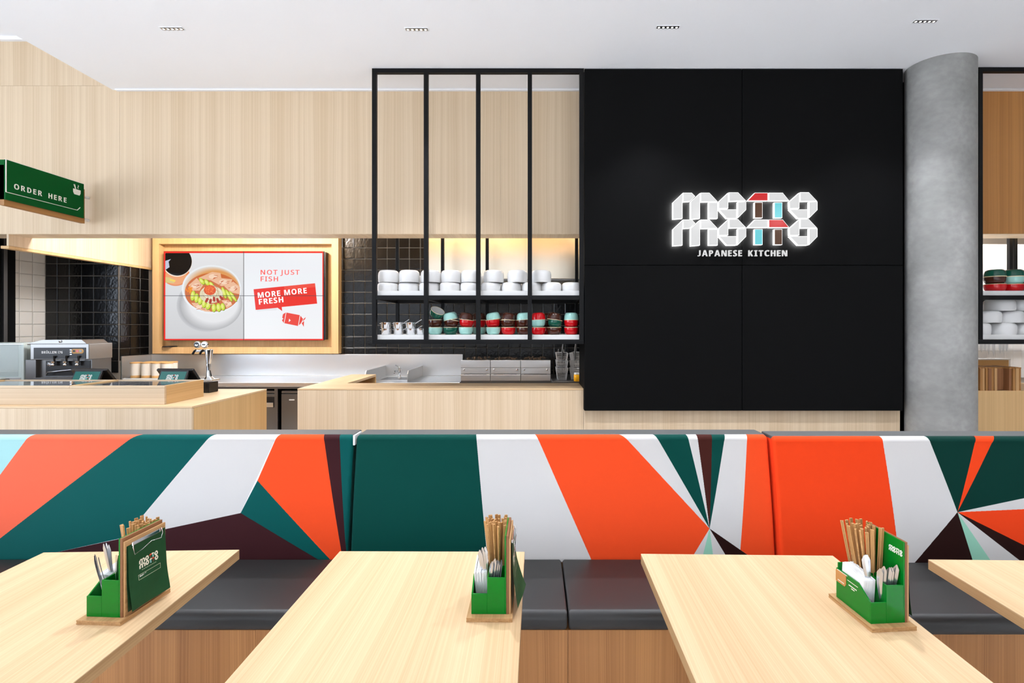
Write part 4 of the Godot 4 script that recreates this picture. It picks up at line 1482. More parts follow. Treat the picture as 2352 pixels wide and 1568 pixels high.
# A deep white bowl, modelled standing on its mouth as it is stored.
func white_bowl(r: float, h: float) -> Node3D:
	var t := thing("white_bowl", "bowl", "bowl", Vector3.ZERO)
	var b := Shape.new()
	lathe(b, [Vector2(r * 0.95, 0), Vector2(r * 0.985, h * 0.12), Vector2(r, h * 0.32), Vector2(r, h * 0.58), Vector2(r * 0.98, h * 0.76), Vector2(r * 0.92, h * 0.89), Vector2(r * 0.82, h * 0.97), Vector2(r * 0.7, h), Vector2(r * 0.62, h * 0.985), Vector2(0, h * 0.97)], 40)
	part("body", b, M.white_glaze, t)
	var i := Shape.new()
	lathe(i, [Vector2(r * 0.9, 0.001), Vector2(r * 0.95, h * 0.4), Vector2(r * 0.8, h * 0.88), Vector2(0, h * 0.92)], 32)
	part("inside", i, M.white_glaze, t)
	return t


func left_bowls(tops: Array) -> void:
	var d := 4.57
	var ordinals := ["first", "second", "third", "fourth", "fifth", "sixth", "seventh", "eighth", "ninth", "tenth"]
	# stacked white bowls, upside down in two tiers
	var low := [515.0, 700.0, 886.0, 1073.0, 1257.0, 1443.0, 1625.0, 1808.0, 1985.0, 2170.0]
	var high := [520.0, 708.0, 902.0, 1082.0, 1264.0, 1467.0, 1680.0, 1893.0]
	var proto := white_bowl(0.0965, 0.108)
	var first := true
	for row in 2:
		var list: Array = [low, high][row]
		for i in list.size():
			var lab := "white bowl upside down on the upper shelf, %s from left in %s tier" % [ordinals[i], ["lower", "upper"][row]]
			var o: Node3D = proto
			if first:
				tag(o, lab, "bowl", "white bowls on the upper shelf")
				first = false
			else:
				o = copy(proto, lab, "white bowls on the upper shelf")
			o.position = Vector3(sx(760 + list[i] / 3.92, d), tops[1] + [0.0, 0.084][row], -d + rng.randf_range(-0.006, 0.006))
			o.scale = Vector3(1, 0.78 if row == 0 else 1.08, 1)
	for i in 7:
		var o := copy(proto, "white bowl half hidden in the rear row of the upper shelf", "rear row of white bowls")
		var px: float = [607.0, 800.0, 990.0, 1175.0, 1345.0, 1540.0, 1740.0][i]
		o.position = Vector3(sx(760 + px / 3.92, d + 0.21), tops[1] + 0.0 + (0.084 if i < 5 else 0.0), -d - 0.21)
		o.set_meta("label", "white bowl in the rear row of the upper shelf, %s from the left" % ordinals[i])
		if i < 5:
			var u := copy(proto, "white bowl low in the hidden rear row of the upper shelf, %s from the left" % ordinals[i], "rear row of white bowls")
			u.position = Vector3(o.position.x, tops[1], o.position.z)
			u.scale = Vector3(1, 0.78, 1)
	# coloured bowls in stacks of three
	var kinds := {"m": ["mint", M.mint_glaze], "g": ["green", M.green_glaze], "b": ["brown", M.brown_glaze], "r": ["red", M.red_glaze]}
	var protos := {}
	# x (crop px), colours from the bottom up, lean of the middle and top bowl, top upside down
	var stacks := [[940, "mbg", 0.03, -0.5, false], [1077, "gbm", -0.22, 0.2, true], [1216, "mrb", -0.14, -0.14, true], [1463, "mrm", 0.10, 0.2, true], [1599, "rbb", 0.05, -0.06, true], [1736, "bbm", 0.08, 0.1, true], [1868, "rmr", 0.06, 0.06, true], [2011, "bgb", -0.17, -0.17, true], [2164, "rrm", 0.0, 0.0, true]]
	var lv := ["bottom", "middle", "top"]
	for s in stacks.size():
		for k in 3:
			var c: String = stacks[s][1][k]
			var lab := "%s glazed bowl, %s of the lower shelf's %s stack from the left" % [kinds[c][0], lv[k], ordinals[s]]
			var o := coloured(protos, c, kinds, lab, "coloured bowls on the lower shelf")
			var x := sx(760 + stacks[s][0] / 3.92, d)
			var lean: float = stacks[s][2] if k == 1 else stacks[s][3] if k == 2 else 0.0
			o.position = Vector3(x, tops[0] + 0.0705 * k + absf(lean) * 0.02 * minf(k, 1), -d)
			o.rotation = Vector3(0, rng.randf() * TAU, 0)
			if k > 0:
				o.basis = Basis(Vector3.BACK, lean) * o.basis
			if k == 2 and stacks[s][4]:
				o.basis = o.basis * Basis(Vector3.RIGHT, PI)
				o.position.y = tops[0] + 0.0705 * 3 - 0.002
				o.position.x += lean * -0.05
			elif k == 2:
				o.basis = Basis(Vector3.BACK, lean) * Basis(Vector3.RIGHT, 0.42)
				o.position.y += 0.022
	# the second row, mostly hidden
	var back := [[1335, "mrb"], [1535, "rbb"], [1672, "mrb"], [1932, "rbb"]]
	for s in back.size():
		for k in 3:
			var c: String = back[s][1][k]
			var o := coloured(protos, c, kinds, "%s bowl in the lower shelf's rear row, %s of the %s stack from left" % [kinds[c][0], lv[k], ordinals[s]], "rear row of coloured bowls")
			o.position = Vector3(sx(760 + back[s][0] / 3.92, d + 0.17), tops[0] + 0.0705 * k, -d - 0.17)
			if k == 2:
				o.basis = Basis(Vector3.RIGHT, PI)
				o.position.y += 0.0705
	# little steel saucepans
	var pans := [[500, 0, false], [500, 1, false], [610, 0, true], [610, 1, true], [722, 0, true], [722, 1, true], [812, 0, true]]
	var names := ["bottom of the left pair", "top of the left pair", "bottom of the middle pair", "top of the middle pair", "bottom of the right pair", "top of the right pair", "alone by the post"]
	for i in pans.size():
		var p: Array = pans[i]
		var t := thing("saucepan", "small shiny steel saucepan on the lower shelf, %s" % names[i], "saucepan", Vector3(sx(760 + p[0] / 3.92, d - 0.02), tops[0] + 0.059 * p[1], -d + 0.02 + (0.02 if p[1] else 0.0)), 0, "small steel saucepans")
		var b := Shape.new()
		lathe(b, [Vector2(0, 0), Vector2(0.04, 0), Vector2(0.044, 0.004), Vector2(0.045, 0.055), Vector2(0.047, 0.058), Vector2(0.0435, 0.057), Vector2(0.042, 0.006), Vector2(0, 0.004)], 28)
		part("pan", b, M.chrome, t)
		if p[2]:
			part("handle", tube(Shape.new(), [Vector3(0.042, 0.045, 0.0), Vector3(0.055, 0.052, 0.004), Vector3(0.11, 0.085, 0.012)], 0.0042, 6), M.chrome, t)
		var h := Shape.new()
		tube(h, [Vector3(-0.042, 0.045, 0.012), Vector3(-0.056, 0.047, 0.01), Vector3(-0.056, 0.047, -0.01), Vector3(-0.042, 0.045, -0.012)], 0.003, 6)
		part("lug", h, M.chrome, t)


func coloured(protos: Dictionary, c: String, kinds: Dictionary, lab: String, group: String) -> Node3D:
	var o: Node3D
	if protos.has(c):
		o = copy(protos[c], lab, group)
		o.scale = Vector3.ONE
		o.basis = Basis.IDENTITY
	else:
		o = bowl_proto(kinds[c][0] + "_bowl", 0.0685, 0.0705, kinds[c][1], M.cream_rim)
		tag(o, lab, "bowl", group)
		protos[c] = o
	return o


func right_bowls(tops: Array, xs: Array) -> void:
	var d := 4.56
	var kinds := {"m": ["mint", M.mint_glaze], "g": ["green", M.green_glaze], "b": ["brown", M.brown_glaze], "r": ["red", M.red_glaze]}
	var protos := {}
	var lv := ["bottom", "middle", "top"]
	var where := ["beside the post", "in the middle", "cut by the picture edge", "outside the picture edge"]
	for s in 3:
		for k in 3:
			var c: String = ["rbg", "rmg", "bbr"][s][k]
			var o := coloured(protos, c, kinds, "%s bowl on the right rack, %s of the stack %s" % [kinds[c][0], lv[k], where[s]], "coloured bowls on the right rack")
			o.position = Vector3(sx([2285.0, 2327.0, 2369.0][s], d), tops[1] + 0.0705 * k + (0.0 if k < 2 else 0.068), -d)
			o.basis = o.basis.scaled(Vector3(1.22, 1, 1.22)) if k < 2 else Basis(Vector3.RIGHT, PI).scaled(Vector3(1.22, 0.96, 1.22))
	var proto := white_bowl(0.118, 0.118)
	var first := true
	var rows := [[2246.0, 2302.0, 2358.0], [2268.0, 2320.0, 2372.0], [2300.0, 2356.0]]
	for r in 3:
		for i in rows[r].size():
			var lab := "white dish upside down on the right rack, %s row, %s" % [["lowest", "middle", "highest"][r], ["nearest the post", "second from the post", "third from the post"][i]]
			var o: Node3D = proto
			if first:
				tag(o, lab, "dish", "white dishes on the right rack")
				first = false
			else:
				o = copy(proto, lab, "white dishes on the right rack")
			o.set_meta("category", "dish")
			o.position = Vector3(maxf(sx(rows[r][i], d), xs[0] + 0.125), tops[0] + 0.112 * r, -d - 0.02)
			if r == 0 and i == 0:
				o.position.x = xs[0] + 0.125
				o.scale = Vector3(0.8, 0.94, 1)
			else:
				o.scale = Vector3(1, 0.96, 1)


# ---------- the kitchen seen at the right edge ----------
func right_kitchen() -> void:
	var dw := 5.75
	var w := struct("wall_kitchen", blk(3.9, 8.0, 0, 2.52, dw, dw + 0.15), M.grout_light, "wall of tall narrow white tiles behind the right rack")
	var x := 4.4
	for i in 16:
		var xa := 4.28 + i * 0.105
		for j in 5:
			part("tile", blk(xa, xa + 0.1025, 0.97 + j * 0.32, 0.97 + j * 0.32 + 0.3175, dw - 0.008, dw, 0.002), M.tile_bright, w)
	# counter with end-grain blocks
	var d0 := 4.49
	var c := thing("side_counter", "pale timber counter at the right edge behind the column", "counter", Vector3.ZERO)
	part("front_panel", blk(4.03, 7.98, 0, sy(897, d0), d0, d0 + 0.02), M.oak_amber, c)
	part("carcass", blk(4.03, 7.98, 0.0, sy(897, d0) - 0.01, d0 + 0.03, 5.2), M.oak_amber, c)
	var yb := sy(897.5, d0)
	var bx := sx(2252, d0)
	var wds := [16.0, 13.0, 14.0, 18.0, 14.0, 15.0, 62.0, 16.0, 15.0, 18.0, 14.0]
	for i in wds.size():
		var bw: float = wds[i] * 0.45 * d0 / F
		var bt := thing("timber_block", "upright timber block on the right counter, %s" % ["first from the column", "second from the column", "third from the column", "fourth from the column", "fifth from the column", "sixth from the column", "wide dark one with its side showing", "first right of the wide one", "second right of the wide one", "third right of the wide one", "fourth right of the wide one"][i], "timber block", Vector3(bx + bw / 2, yb, -d0 - 0.04), 0, "timber blocks on the right counter")
		var hh := 0.208 + rng.randf_range(-0.004, 0.004)
		part("board", bb(Vector3(-bw / 2 + 0.0018, 0, -0.2), Vector3(bw / 2 - 0.0018, hh, [0.035, 0.028, 0.034][i % 3] if i != 6 else -0.02), 0.002), [M.block_wood, M.ply, M.block_wood, M.ply_dark][i % 4] if i != 6 else M.ply_dark, bt)
		part("cap", bb(Vector3(-bw / 2 + 0.001, hh, -0.2), Vector3(bw / 2 - 0.001, hh + 0.012, 0.03 if i != 6 else -0.02), 0.002, 2), M.block_wood, bt)
		bx += bw
	var box := thing("steel_box", "tan box with a bright steel rim standing behind the timber blocks", "box", Vector3(sx(2283, 5.2), 1.0, -5.2))
	part("box_front", bb(Vector3(-0.25, 0.0, 0), Vector3(0.14, sy(826, 5.2) - 1.0, 0.02)), M.tan_card, box)
	part("box_rim", bb(Vector3(-0.25, sy(826, 5.2) - 1.0, -0.01), Vector3(0.155, sy(823, 5.2) - 1.0, 0.03)), M.shelf_white, box)
	part("box_end", bb(Vector3(0.141, 0, -0.2), Vector3(0.155, sy(826, 5.2) - 1.0, 0.02)), M.shelf_white, box)
	# knives on a magnetic bar
	var dk := 5.69
	var bar := thing("knife_rack", "black magnetic knife bar on the white tiles below the right rack", "knife rack", Vector3(sx(2290, dk), sy(784, dk), -dk))
	part("bar", bb(Vector3(-0.3, -0.018, -0.02), Vector3(0.3, 0.018, 0.0), 0.004), M.black_steel, bar)
	for i in 7:
		var px: float = [2253.0, 2261.0, 2269.5, 2281.0, 2296.0, 2303.0, 2311.0][i]
		var ln: float = [0.10, 0.085, 0.13, 0.15, 0.11, 0.10, 0.09][i]
		var k := thing("knife", "steel kitchen knife hanging point down from the magnetic bar", "knife", Vector3(sx(px, dk), sy(790, dk), -dk + 0.008), 0, "knives on the magnetic bar")
		k.set_meta("label", "steel kitchen knife on the magnetic bar, %s from the left" % ["first", "second", "third", "fourth", "fifth", "sixth", "seventh"][i])
		var b := Shape.new()
		prism(b, poly_of([-0.016, 0.03, -0.016, -ln * 0.5, 0.0, -ln, 0.014, -ln * 0.45, 0.016, 0.03]), -0.0015, 0.0015)
		part("blade", b, M.steel, k)
		part("handle", bb(Vector3(-0.012, 0.03, -0.008), Vector3(0.012, 0.13, 0.008), 0.004), M.black_plastic, k)


# ---------- banquette ----------
const BACK_D0 := 2.325
const BACK_D1 := 2.40
const BACK_Y0 := 0.46
const BACK_Y1 := 1.0345


# A measured point of the upholstery pattern to (metres along the seat, metres down from the top) on the leaning back.
func on_back(px: float, py: float, nearer: float) -> Vector2:
	var slope := (BACK_D1 - BACK_D0) / (BACK_Y1 - BACK_Y0)
	var d := (BACK_D0 - nearer + slope * (EYE - BACK_Y0)) / (1.0 + slope * (py - 750.0) / F)
	return Vector2(sx(px, d), BACK_Y1 - sy(py, d))


func back_picture(x0: float, x1: float, nearer: float, pieces: Array) -> ImageTexture:
	var w := 2048
	var h := 600
	var im := Image.create(w, h, false, Image.FORMAT_RGB8)
	im.fill(c8(235, 235, 236))
	for q in pieces:
		var p := PackedVector2Array()
		for i in range(0, q[1].size(), 2):
			var v := on_back(q[1][i], q[1][i + 1], nearer)
			var y := v.y
			if q[1][i + 1] < 1004.0:
				y = -0.05
			p.append(Vector2((v.x - x0) / (x1 - x0) * w, (y + 0.02) / 0.64 * h))
		fill(im, p, q[0])
	return ImageTexture.create_from_image(im)


func back_cushion(label: String, x0: float, x1: float, nearer: float, pieces: Array) -> void:
	var t := thing("back_cushion", label, "back cushion", Vector3.ZERO, 0, "upholstered banquette backs")
	# section: from the seam on top, round the roll, down the leaning front
	var r := 0.026
	var prof := []
	var dirv := Vector2(BACK_D0 - BACK_D1, BACK_Y0 - BACK_Y1).normalized()
	var top := Vector2(BACK_D1, BACK_Y1)
	var lean := atan2(BACK_D1 - BACK_D0, BACK_Y1 - BACK_Y0)
	var start := PI / 2
	var stop := PI - 0.0 + lean
	var cen := top + Vector2(r * 1.02, -r)
	for i in 9:
		var a := lerpf(start, PI + lean * 0.0 + 0.12, i / 8.0)
		prof.append(cen + Vector2(cos(a), sin(a)) * r)
	var last: Vector2 = prof[8]
	for i in 12:
		var k := (i + 1) / 12.0
		var p := last.lerp(Vector2(BACK_D0 - 0.004, 0.44), k)
		p.x -= sin(k * PI) * 0.006
		prof.append(p)
	var arc := [0.0]
	for i in prof.size() - 1:
		arc.append(arc[i] + prof[i].distance_to(prof[i + 1]))
	var tex_v := func(i: int) -> float:
		if i < 8:
			return (BACK_Y1 - prof[8].y + 0.02) / 0.64 * i / 8.0
		return (BACK_Y1 - prof[i].y + 0.0) / 0.64 + 0.02 / 0.64
	var slices := [[0.0, 0.014], [0.004, 0.006], [0.014, 0.0], [0.5, 0.0], [-0.014, 0.0], [-0.004, 0.006], [0.0, 0.014]]
	var rings := []
	for i in slices.size():
		var q: Array = slices[i]
		var x: float = x0 + q[0] if i < 3 else x1 + q[0] if i > 3 else (x0 + x1) / 2
		var ring := []
		for j in prof.size():
			var p: Vector2 = prof[j]
			var tan2: Vector2 = (prof[mini(j + 1, prof.size() - 1)] - prof[maxi(j - 1, 0)]).normalized()
			var nrm := Vector2(tan2.y, -tan2.x)
			p -= nrm * q[1]
			ring.append(Vector3(x, p.y, -(p.x - nearer)))
		rings.append(ring)
	var b := Shape.new()
	var nor := []
	for i in rings.size():
		var row := []
		for j in prof.size():
			var du: Vector3 = rings[mini(i + 1, 6)][j] - rings[maxi(i - 1, 0)][j]
			var dv: Vector3 = rings[i][mini(j + 1, prof.size() - 1)] - rings[i][maxi(j - 1, 0)]
			row.append(dv.cross(du).normalized())
		nor.append(row)
	for i in 6:
		for j in prof.size() - 1:
			var uv := func(a: int, c: int) -> Vector2: return Vector2(clampf((rings[a][c].x - x0) / (x1 - x0), 0.001, 0.999), tex_v.call(c))
			b.tri(rings[i][j], rings[i + 1][j], rings[i + 1][j + 1], nor[i][j], nor[i + 1][j], nor[i + 1][j + 1], uv.call(i, j), uv.call(i + 1, j), uv.call(i + 1, j + 1))
			b.tri(rings[i][j], rings[i + 1][j + 1], rings[i][j + 1], nor[i][j], nor[i + 1][j + 1], nor[i][j + 1], uv.call(i, j), uv.call(i + 1, j + 1), uv.call(i, j + 1))
	# ends
	for e in [0, 6]:
		var back := BACK_D1 + 0.13 - nearer
		var nn := Vector3.LEFT if e == 0 else Vector3.RIGHT
		for j in prof.size() - 1:
			var a: Vector3 = rings[e][j]
			var c: Vector3 = rings[e][j + 1]
			var u0 := 0.0005 if e == 0 else 0.9995
			b.quad(a, c, Vector3(c.x, c.y, -back), Vector3(a.x, a.y, -back), nn, Vector2(u0, tex_v.call(j)), Vector2(u0, tex_v.call(j + 1)), Vector2(u0, tex_v.call(j + 1)), Vector2(u0, tex_v.call(j)))
	var m := mat("back_fabric", Color.WHITE, 0.62)
	m.albedo_texture = back_picture(x0, x1, nearer, pieces)
	m.texture_repeat = false
	m.rim_enabled = true
	m.rim = 0.05
	m.metallic_specular = 0.2
	m.normal_enabled = false
	part("cover", b, m, t)
	part("top_panel", bb(Vector3(x0 + 0.004, BACK_Y1 - 0.02, -(BACK_D1 + 0.14 - nearer)), Vector3(x1 - 0.004, BACK_Y1 + 0.001, -(BACK_D1 + 0.026 - nearer)), 0.006, 0, 2), M.vinyl_top, t)
	part("back_panel", bb(Vector3(x0 + 0.004, 0.462, -(BACK_D1 + 0.14 - nearer)), Vector3(x1 - 0.004, BACK_Y1 - 0.0205, -(BACK_D1 + 0.125 - nearer))), M.vinyl_grey, t)


# A seat cushion: flat top with a slight crown, full nose, and a front that tucks in under it.
func seat_pad(x0: float, x1: float, nearer: float) -> Shape:
	var sec := [Vector2(2.314, 0.382), Vector2(2.316, 0.45), Vector2(2.306, 0.459), Vector2(2.2, 0.4612), Vector2(2.05, 0.462), Vector2(1.95, 0.4605)]
	for i in 8:
		var a := PI / 2 + PI / 2 * (i + 1) / 8.0
		sec.append(Vector2(1.910 + cos(a) * 0.032, 0.4275 + sin(a) * 0.032))
	sec.append_array([Vector2(1.880, 0.41), Vector2(1.886, 0.39), Vector2(1.897, 0.3805), Vector2(2.1, 0.3802), Vector2(2.314, 0.382)])
	var b := Shape.new()
	var ends := [[x0, 0.016], [x0 + 0.002, 0.006], [x0 + 0.009, 0.0], [x1 - 0.009, 0.0], [x1 - 0.002, 0.006], [x1, 0.016]]
	var n := sec.size()
	var pos := []
	var nor := []
	for q in ends:
		var row := []
		var nr := []
		for j in n:
			var t2: Vector2 = (sec[(j + 1) % (n - 1)] - sec[(j + n - 2) % (n - 1)]).normalized()
			var o := Vector2(t2.y, -t2.x)
			var p: Vector2 = sec[j] - o * q[1]
			row.append(Vector3(q[0], p.y, -(p.x - nearer)))
			var tip: float = -1.0 if q[0] < (x0 + x1) / 2 else 1.0
			nr.append((Vector3(0, o.y, -o.x) + Vector3(tip * q[1] * 70.0, 0, 0)).normalized())
		pos.append(row)
		nor.append(nr)
	for i in ends.size() - 1:
		for j in n - 1:
			b.tri(pos[i][j], pos[i + 1][j], pos[i + 1][j + 1], nor[i][j], nor[i + 1][j], nor[i + 1][j + 1], Vector2(pos[i][j].x, j * 0.1), Vector2(pos[i + 1][j].x, j * 0.1), Vector2(pos[i + 1][j].x, j * 0.1 + 0.1))
			b.tri(pos[i][j], pos[i + 1][j + 1], pos[i][j + 1], nor[i][j], nor[i + 1][j + 1], nor[i][j + 1], Vector2(pos[i][j].x, j * 0.1), Vector2(pos[i + 1][j].x, j * 0.1 + 0.1), Vector2(pos[i][j].x, j * 0.1 + 0.1))
	for e in [0, ends.size() - 1]:
		var mid := Vector3(ends[e][0], 0.42, -2.1 + nearer)
		var nn := Vector3.LEFT if e == 0 else Vector3.RIGHT
		for j in n - 1:
			b.tri(mid, pos[e][j], pos[e][j + 1], nn, nn, nn, Vector2.ZERO, Vector2.ZERO, Vector2.ZERO)
	return b


func banquette() -> void:
	var LB := c8(160, 205, 205)
	var SO := c8(238, 102, 72)
	var OR := c8(242, 78, 34)
	var RD := c8(240, 68, 24)
	var TL := c8(0, 82, 78)
	var TD := c8(0, 66, 58)
	var TG := c8(0, 50, 42)
	var WH := c8(210, 207, 204)
	var MA := c8(58, 24, 28)
	var BR := c8(66, 28, 22)
	var DB := c8(38, 15, 12)
	var MT := c8(150, 206, 180)
	back_cushion("left banquette back in teal, salmon, white and maroon angular patches", -3.3, -0.905, 0.0, [
		[LB, [-200, 1000, 78, 1000, -30, 1134, -200, 1345]], [SO, [78, 1000, 336, 1000, -200, 1391, -200, 1345, -30, 1134]], [TL, [336, 1000, 500, 1000, 288, 1233, 100, 1274, 40, 1300, -200, 1300, -200, 1391]],
		[WH, [500, 1000, 644, 1000, 554, 1177, 288, 1233]], [OR, [644, 1000, 737, 1000, 790, 1300, 773, 1300, 592, 1103]], [TL, [592, 1103, 773, 1300, 757, 1300, 554, 1177]],
		[MA, [554, 1177, 757, 1300, 40, 1300, 100, 1274]], [MA, [737, 1000, 776, 1000, 797, 1300, 790, 1300]], [TL, [776, 1000, 840, 1000, 840, 1300, 797, 1300]]])
	back_cushion("middle banquette back in dark green, white and orange with a fan of wedges", -0.890, 1.178, 0.0, [
		[TD, [700, 1000, 1091, 1000, 1121, 1300, 700, 1300]], [WH, [1091, 1000, 1222, 1000, 1365, 1300, 1121, 1300]], [OR, [1222, 1000, 1411, 1000, 1629, 1212.5, 1577, 1300, 1365, 1300]],
		[WH, [1411, 1000, 1494, 1000, 1629, 1212.5]], [TD, [1494, 1000, 1575.5, 1000, 1629, 1212.5]], [WH, [1575.5, 1000, 1600.4, 1000, 1629, 1212.5]], [BR, [1600.4, 1000, 1638.4, 1000, 1629, 1212.5]],
		[TD, [1638.4, 1000, 1671.8, 1000, 1629, 1212.5]], [WH, [1671.8, 1000, 1720.4, 1000, 1700, 1261.6, 1629, 1212.5]], [OR, [1720.4, 1000, 1830, 1000, 1830, 1300, 1755, 1300, 1700, 1261.6]],
		[DB, [1629, 1212.5, 1755, 1300, 1682, 1300]], [WH, [1629, 1212.5, 1682, 1300, 1641, 1300]], [MT, [1629, 1212.5, 1641, 1300, 1608, 1300]], [WH, [1629, 1212.5, 1608, 1300, 1577, 1300]]])
	back_cushion("right banquette back in orange, white and black-green with a starburst", 1.187, 3.4, 0.036, [
		[RD, [1700, 1003, 2027, 1003, 2068, 1310, 1700, 1310]], [WH, [2027, 1003, 2127.7, 1003, 2197.2, 1175, 2085, 1310, 2068, 1310]], [TG, [2127.7, 1003, 2254, 1003, 2197.2, 1175]],
		[BR, [2238, 1003, 2254, 1003, 2252.5, 1019]], [RD, [2254, 1003, 2303, 1003, 2197.2, 1175]], [TG, [2303, 1003, 3000, 1003, 3000, 1007, 2197.2, 1175]], [WH, [3000, 1007, 3000, 1139, 2197.2, 1175]],
		[RD, [3000, 1139, 3000, 1574, 2197.2, 1175]], [DB, [3000, 1574, 2600, 1500, 2372, 1310, 2197.2, 1175]], [WH, [2197.2, 1175, 2372, 1310, 2291, 1310]], [MT, [2197.2, 1175, 2291, 1310, 2241, 1310]], [DB, [2197.2, 1175, 2241, 1310, 2085, 1310]]])
	part("side_tag", bb(Vector3(-0.9045, 0.985, -2.50), Vector3(-0.8955, 1.0345, -2.402), 0.001), M.paper, get_node("back_cushion"))
	# seat cushions
	var cuts := [-3.3, -0.62, 0.137, 1.02, 3.4]
	var says := ["left of the left table", "beside the middle caddy, left of the seam", "between the middle and right tables, right of the seam", "under the far right table"]
	for i in 4:
		var nearer := 0.03 if i == 3 else 0.0
		var t := thing("seat_cushion", "dark grey vinyl seat cushion, %s" % ["long one reaching left of the middle table", "short one left of the visible seam", "right of the visible seam", "long one at the right behind the far table"][i], "seat cushion", Vector3.ZERO, 0, "grey vinyl seat cushions")
		part("pad", seat_pad(cuts[i] + 0.003, cuts[i + 1] - 0.003, nearer), M.vinyl_grey, t)
	var bs := thing("bench_base", "timber bench base with vertical grain under the seat cushions", "bench", Vector3.ZERO)
	var px := [-3.3, -1.1, 0.137, 1.5, 3.4]
	for i in 4:
		part("front_panel", blk(px[i] + 0.0006, px[i + 1] - 0.0006, 0, 0.379, 1.897, 1.915), M.oak_bench, bs)
	part("carcass", blk(-3.3, 3.4, 0.0, 0.378, 1.916, 2.5), M.oak_bench, bs)


# ---------- tables ----------
func tables() -> void:
	var q := [[107.0, 546.0, 1.773, 1.8, "left table with the green menu clipboard"], [780.0, 1205.0, 1.770, -0.36, "middle table"], [1472.8, 1910.0, 1.745, -1.2, "right table with the wooden-label caddy"], [2135.5, 2580.0, 1.702, -1.25, "table cut off by the right picture edge"]]
	for i in 4:
		var d: float = q[i][2]
		var xa := sx(q[i][0], d)
		var xb := sx(q[i][1], d)
		var w := (xb - xa)
		var yaw := deg_to_rad(q[i][3])
		var mid := Vector3((xa + xb) / 2, 0, -d)
		var len := 0.8
		var t := thing("table", "pale oak rectangular dining table, %s" % q[i][4], "table", mid + Vector3(sin(yaw), 0, cos(yaw)) * len / 2, yaw, "oak dining tables")
		part("tabletop", bb(Vector3(-w / 2, 0.746, -len / 2), Vector3(w / 2, 0.75, len / 2), 0.0012, 2), M.oak_table, t)
		part("edge_band", bb(Vector3(-w / 2 + 0.0002, 0.715, -len / 2 + 0.0002), Vector3(w / 2 - 0.0002, 0.746, len / 2 - 0.0002), 0.0008, 2), M.oak_edge, t)
		var l := Shape.new()
		lathe(l, [Vector2(0.035, 0.02), Vector2(0.035, 0.70), Vector2(0.09, 0.714), Vector2(0, 0.7145)], 24)
		part("pedestal", l, M.black_steel, t)
		var f := Shape.new()
		lathe(f, [Vector2(0, 0), Vector2(0.24, 0), Vector2(0.24, 0.01), Vector2(0.04, 0.022), Vector2(0, 0.022)], 32)
		part("foot", f, M.black_steel, t)


# ---------- table caddies ----------
func caddies() -> void:
	M.menu_green = mat("menu_green", Color.WHITE, 0.7)
	M.menu_green.albedo_texture = menu_picture()
	M.menu_back = mat("menu_back", c8(0, 58, 22), 0.7)
	caddy(Vector3(-1.205, 0.75, -1.417), -3.0, "left", 0)
	caddy(Vector3(-0.123, 0.75, -1.431), -0.4, "middle", 1)
	caddy(Vector3(0.977, 0.75, -1.389), 4.0, "right", 2)


func menu_picture() -> ImageTexture:
	var im := Image.create(512, 640, false, Image.FORMAT_RGB8)
	im.fill(c8(0, 66, 24))
	var cols := [c8(238, 228, 205), c8(214, 66, 40), c8(150, 205, 210), c8(96, 52, 34)]
	for q in logo():
		fill(im, moved(q[2], 0.125, Vector2(140, 190)), cols[q[1]])
	for i in 9:
		im.fill_rect(Rect2i(170 + i * 22, 300, 16, 5), c8(200, 200, 170))
	for q in [[120, 336, 300, 3], [120, 384, 300, 3], [120, 336, 3, 51], [417, 336, 3, 51]]:
		im.fill_rect(Rect2i(q[0], q[1], q[2], q[3]), c8(225, 215, 190))
	return ImageTexture.create_from_image(im)


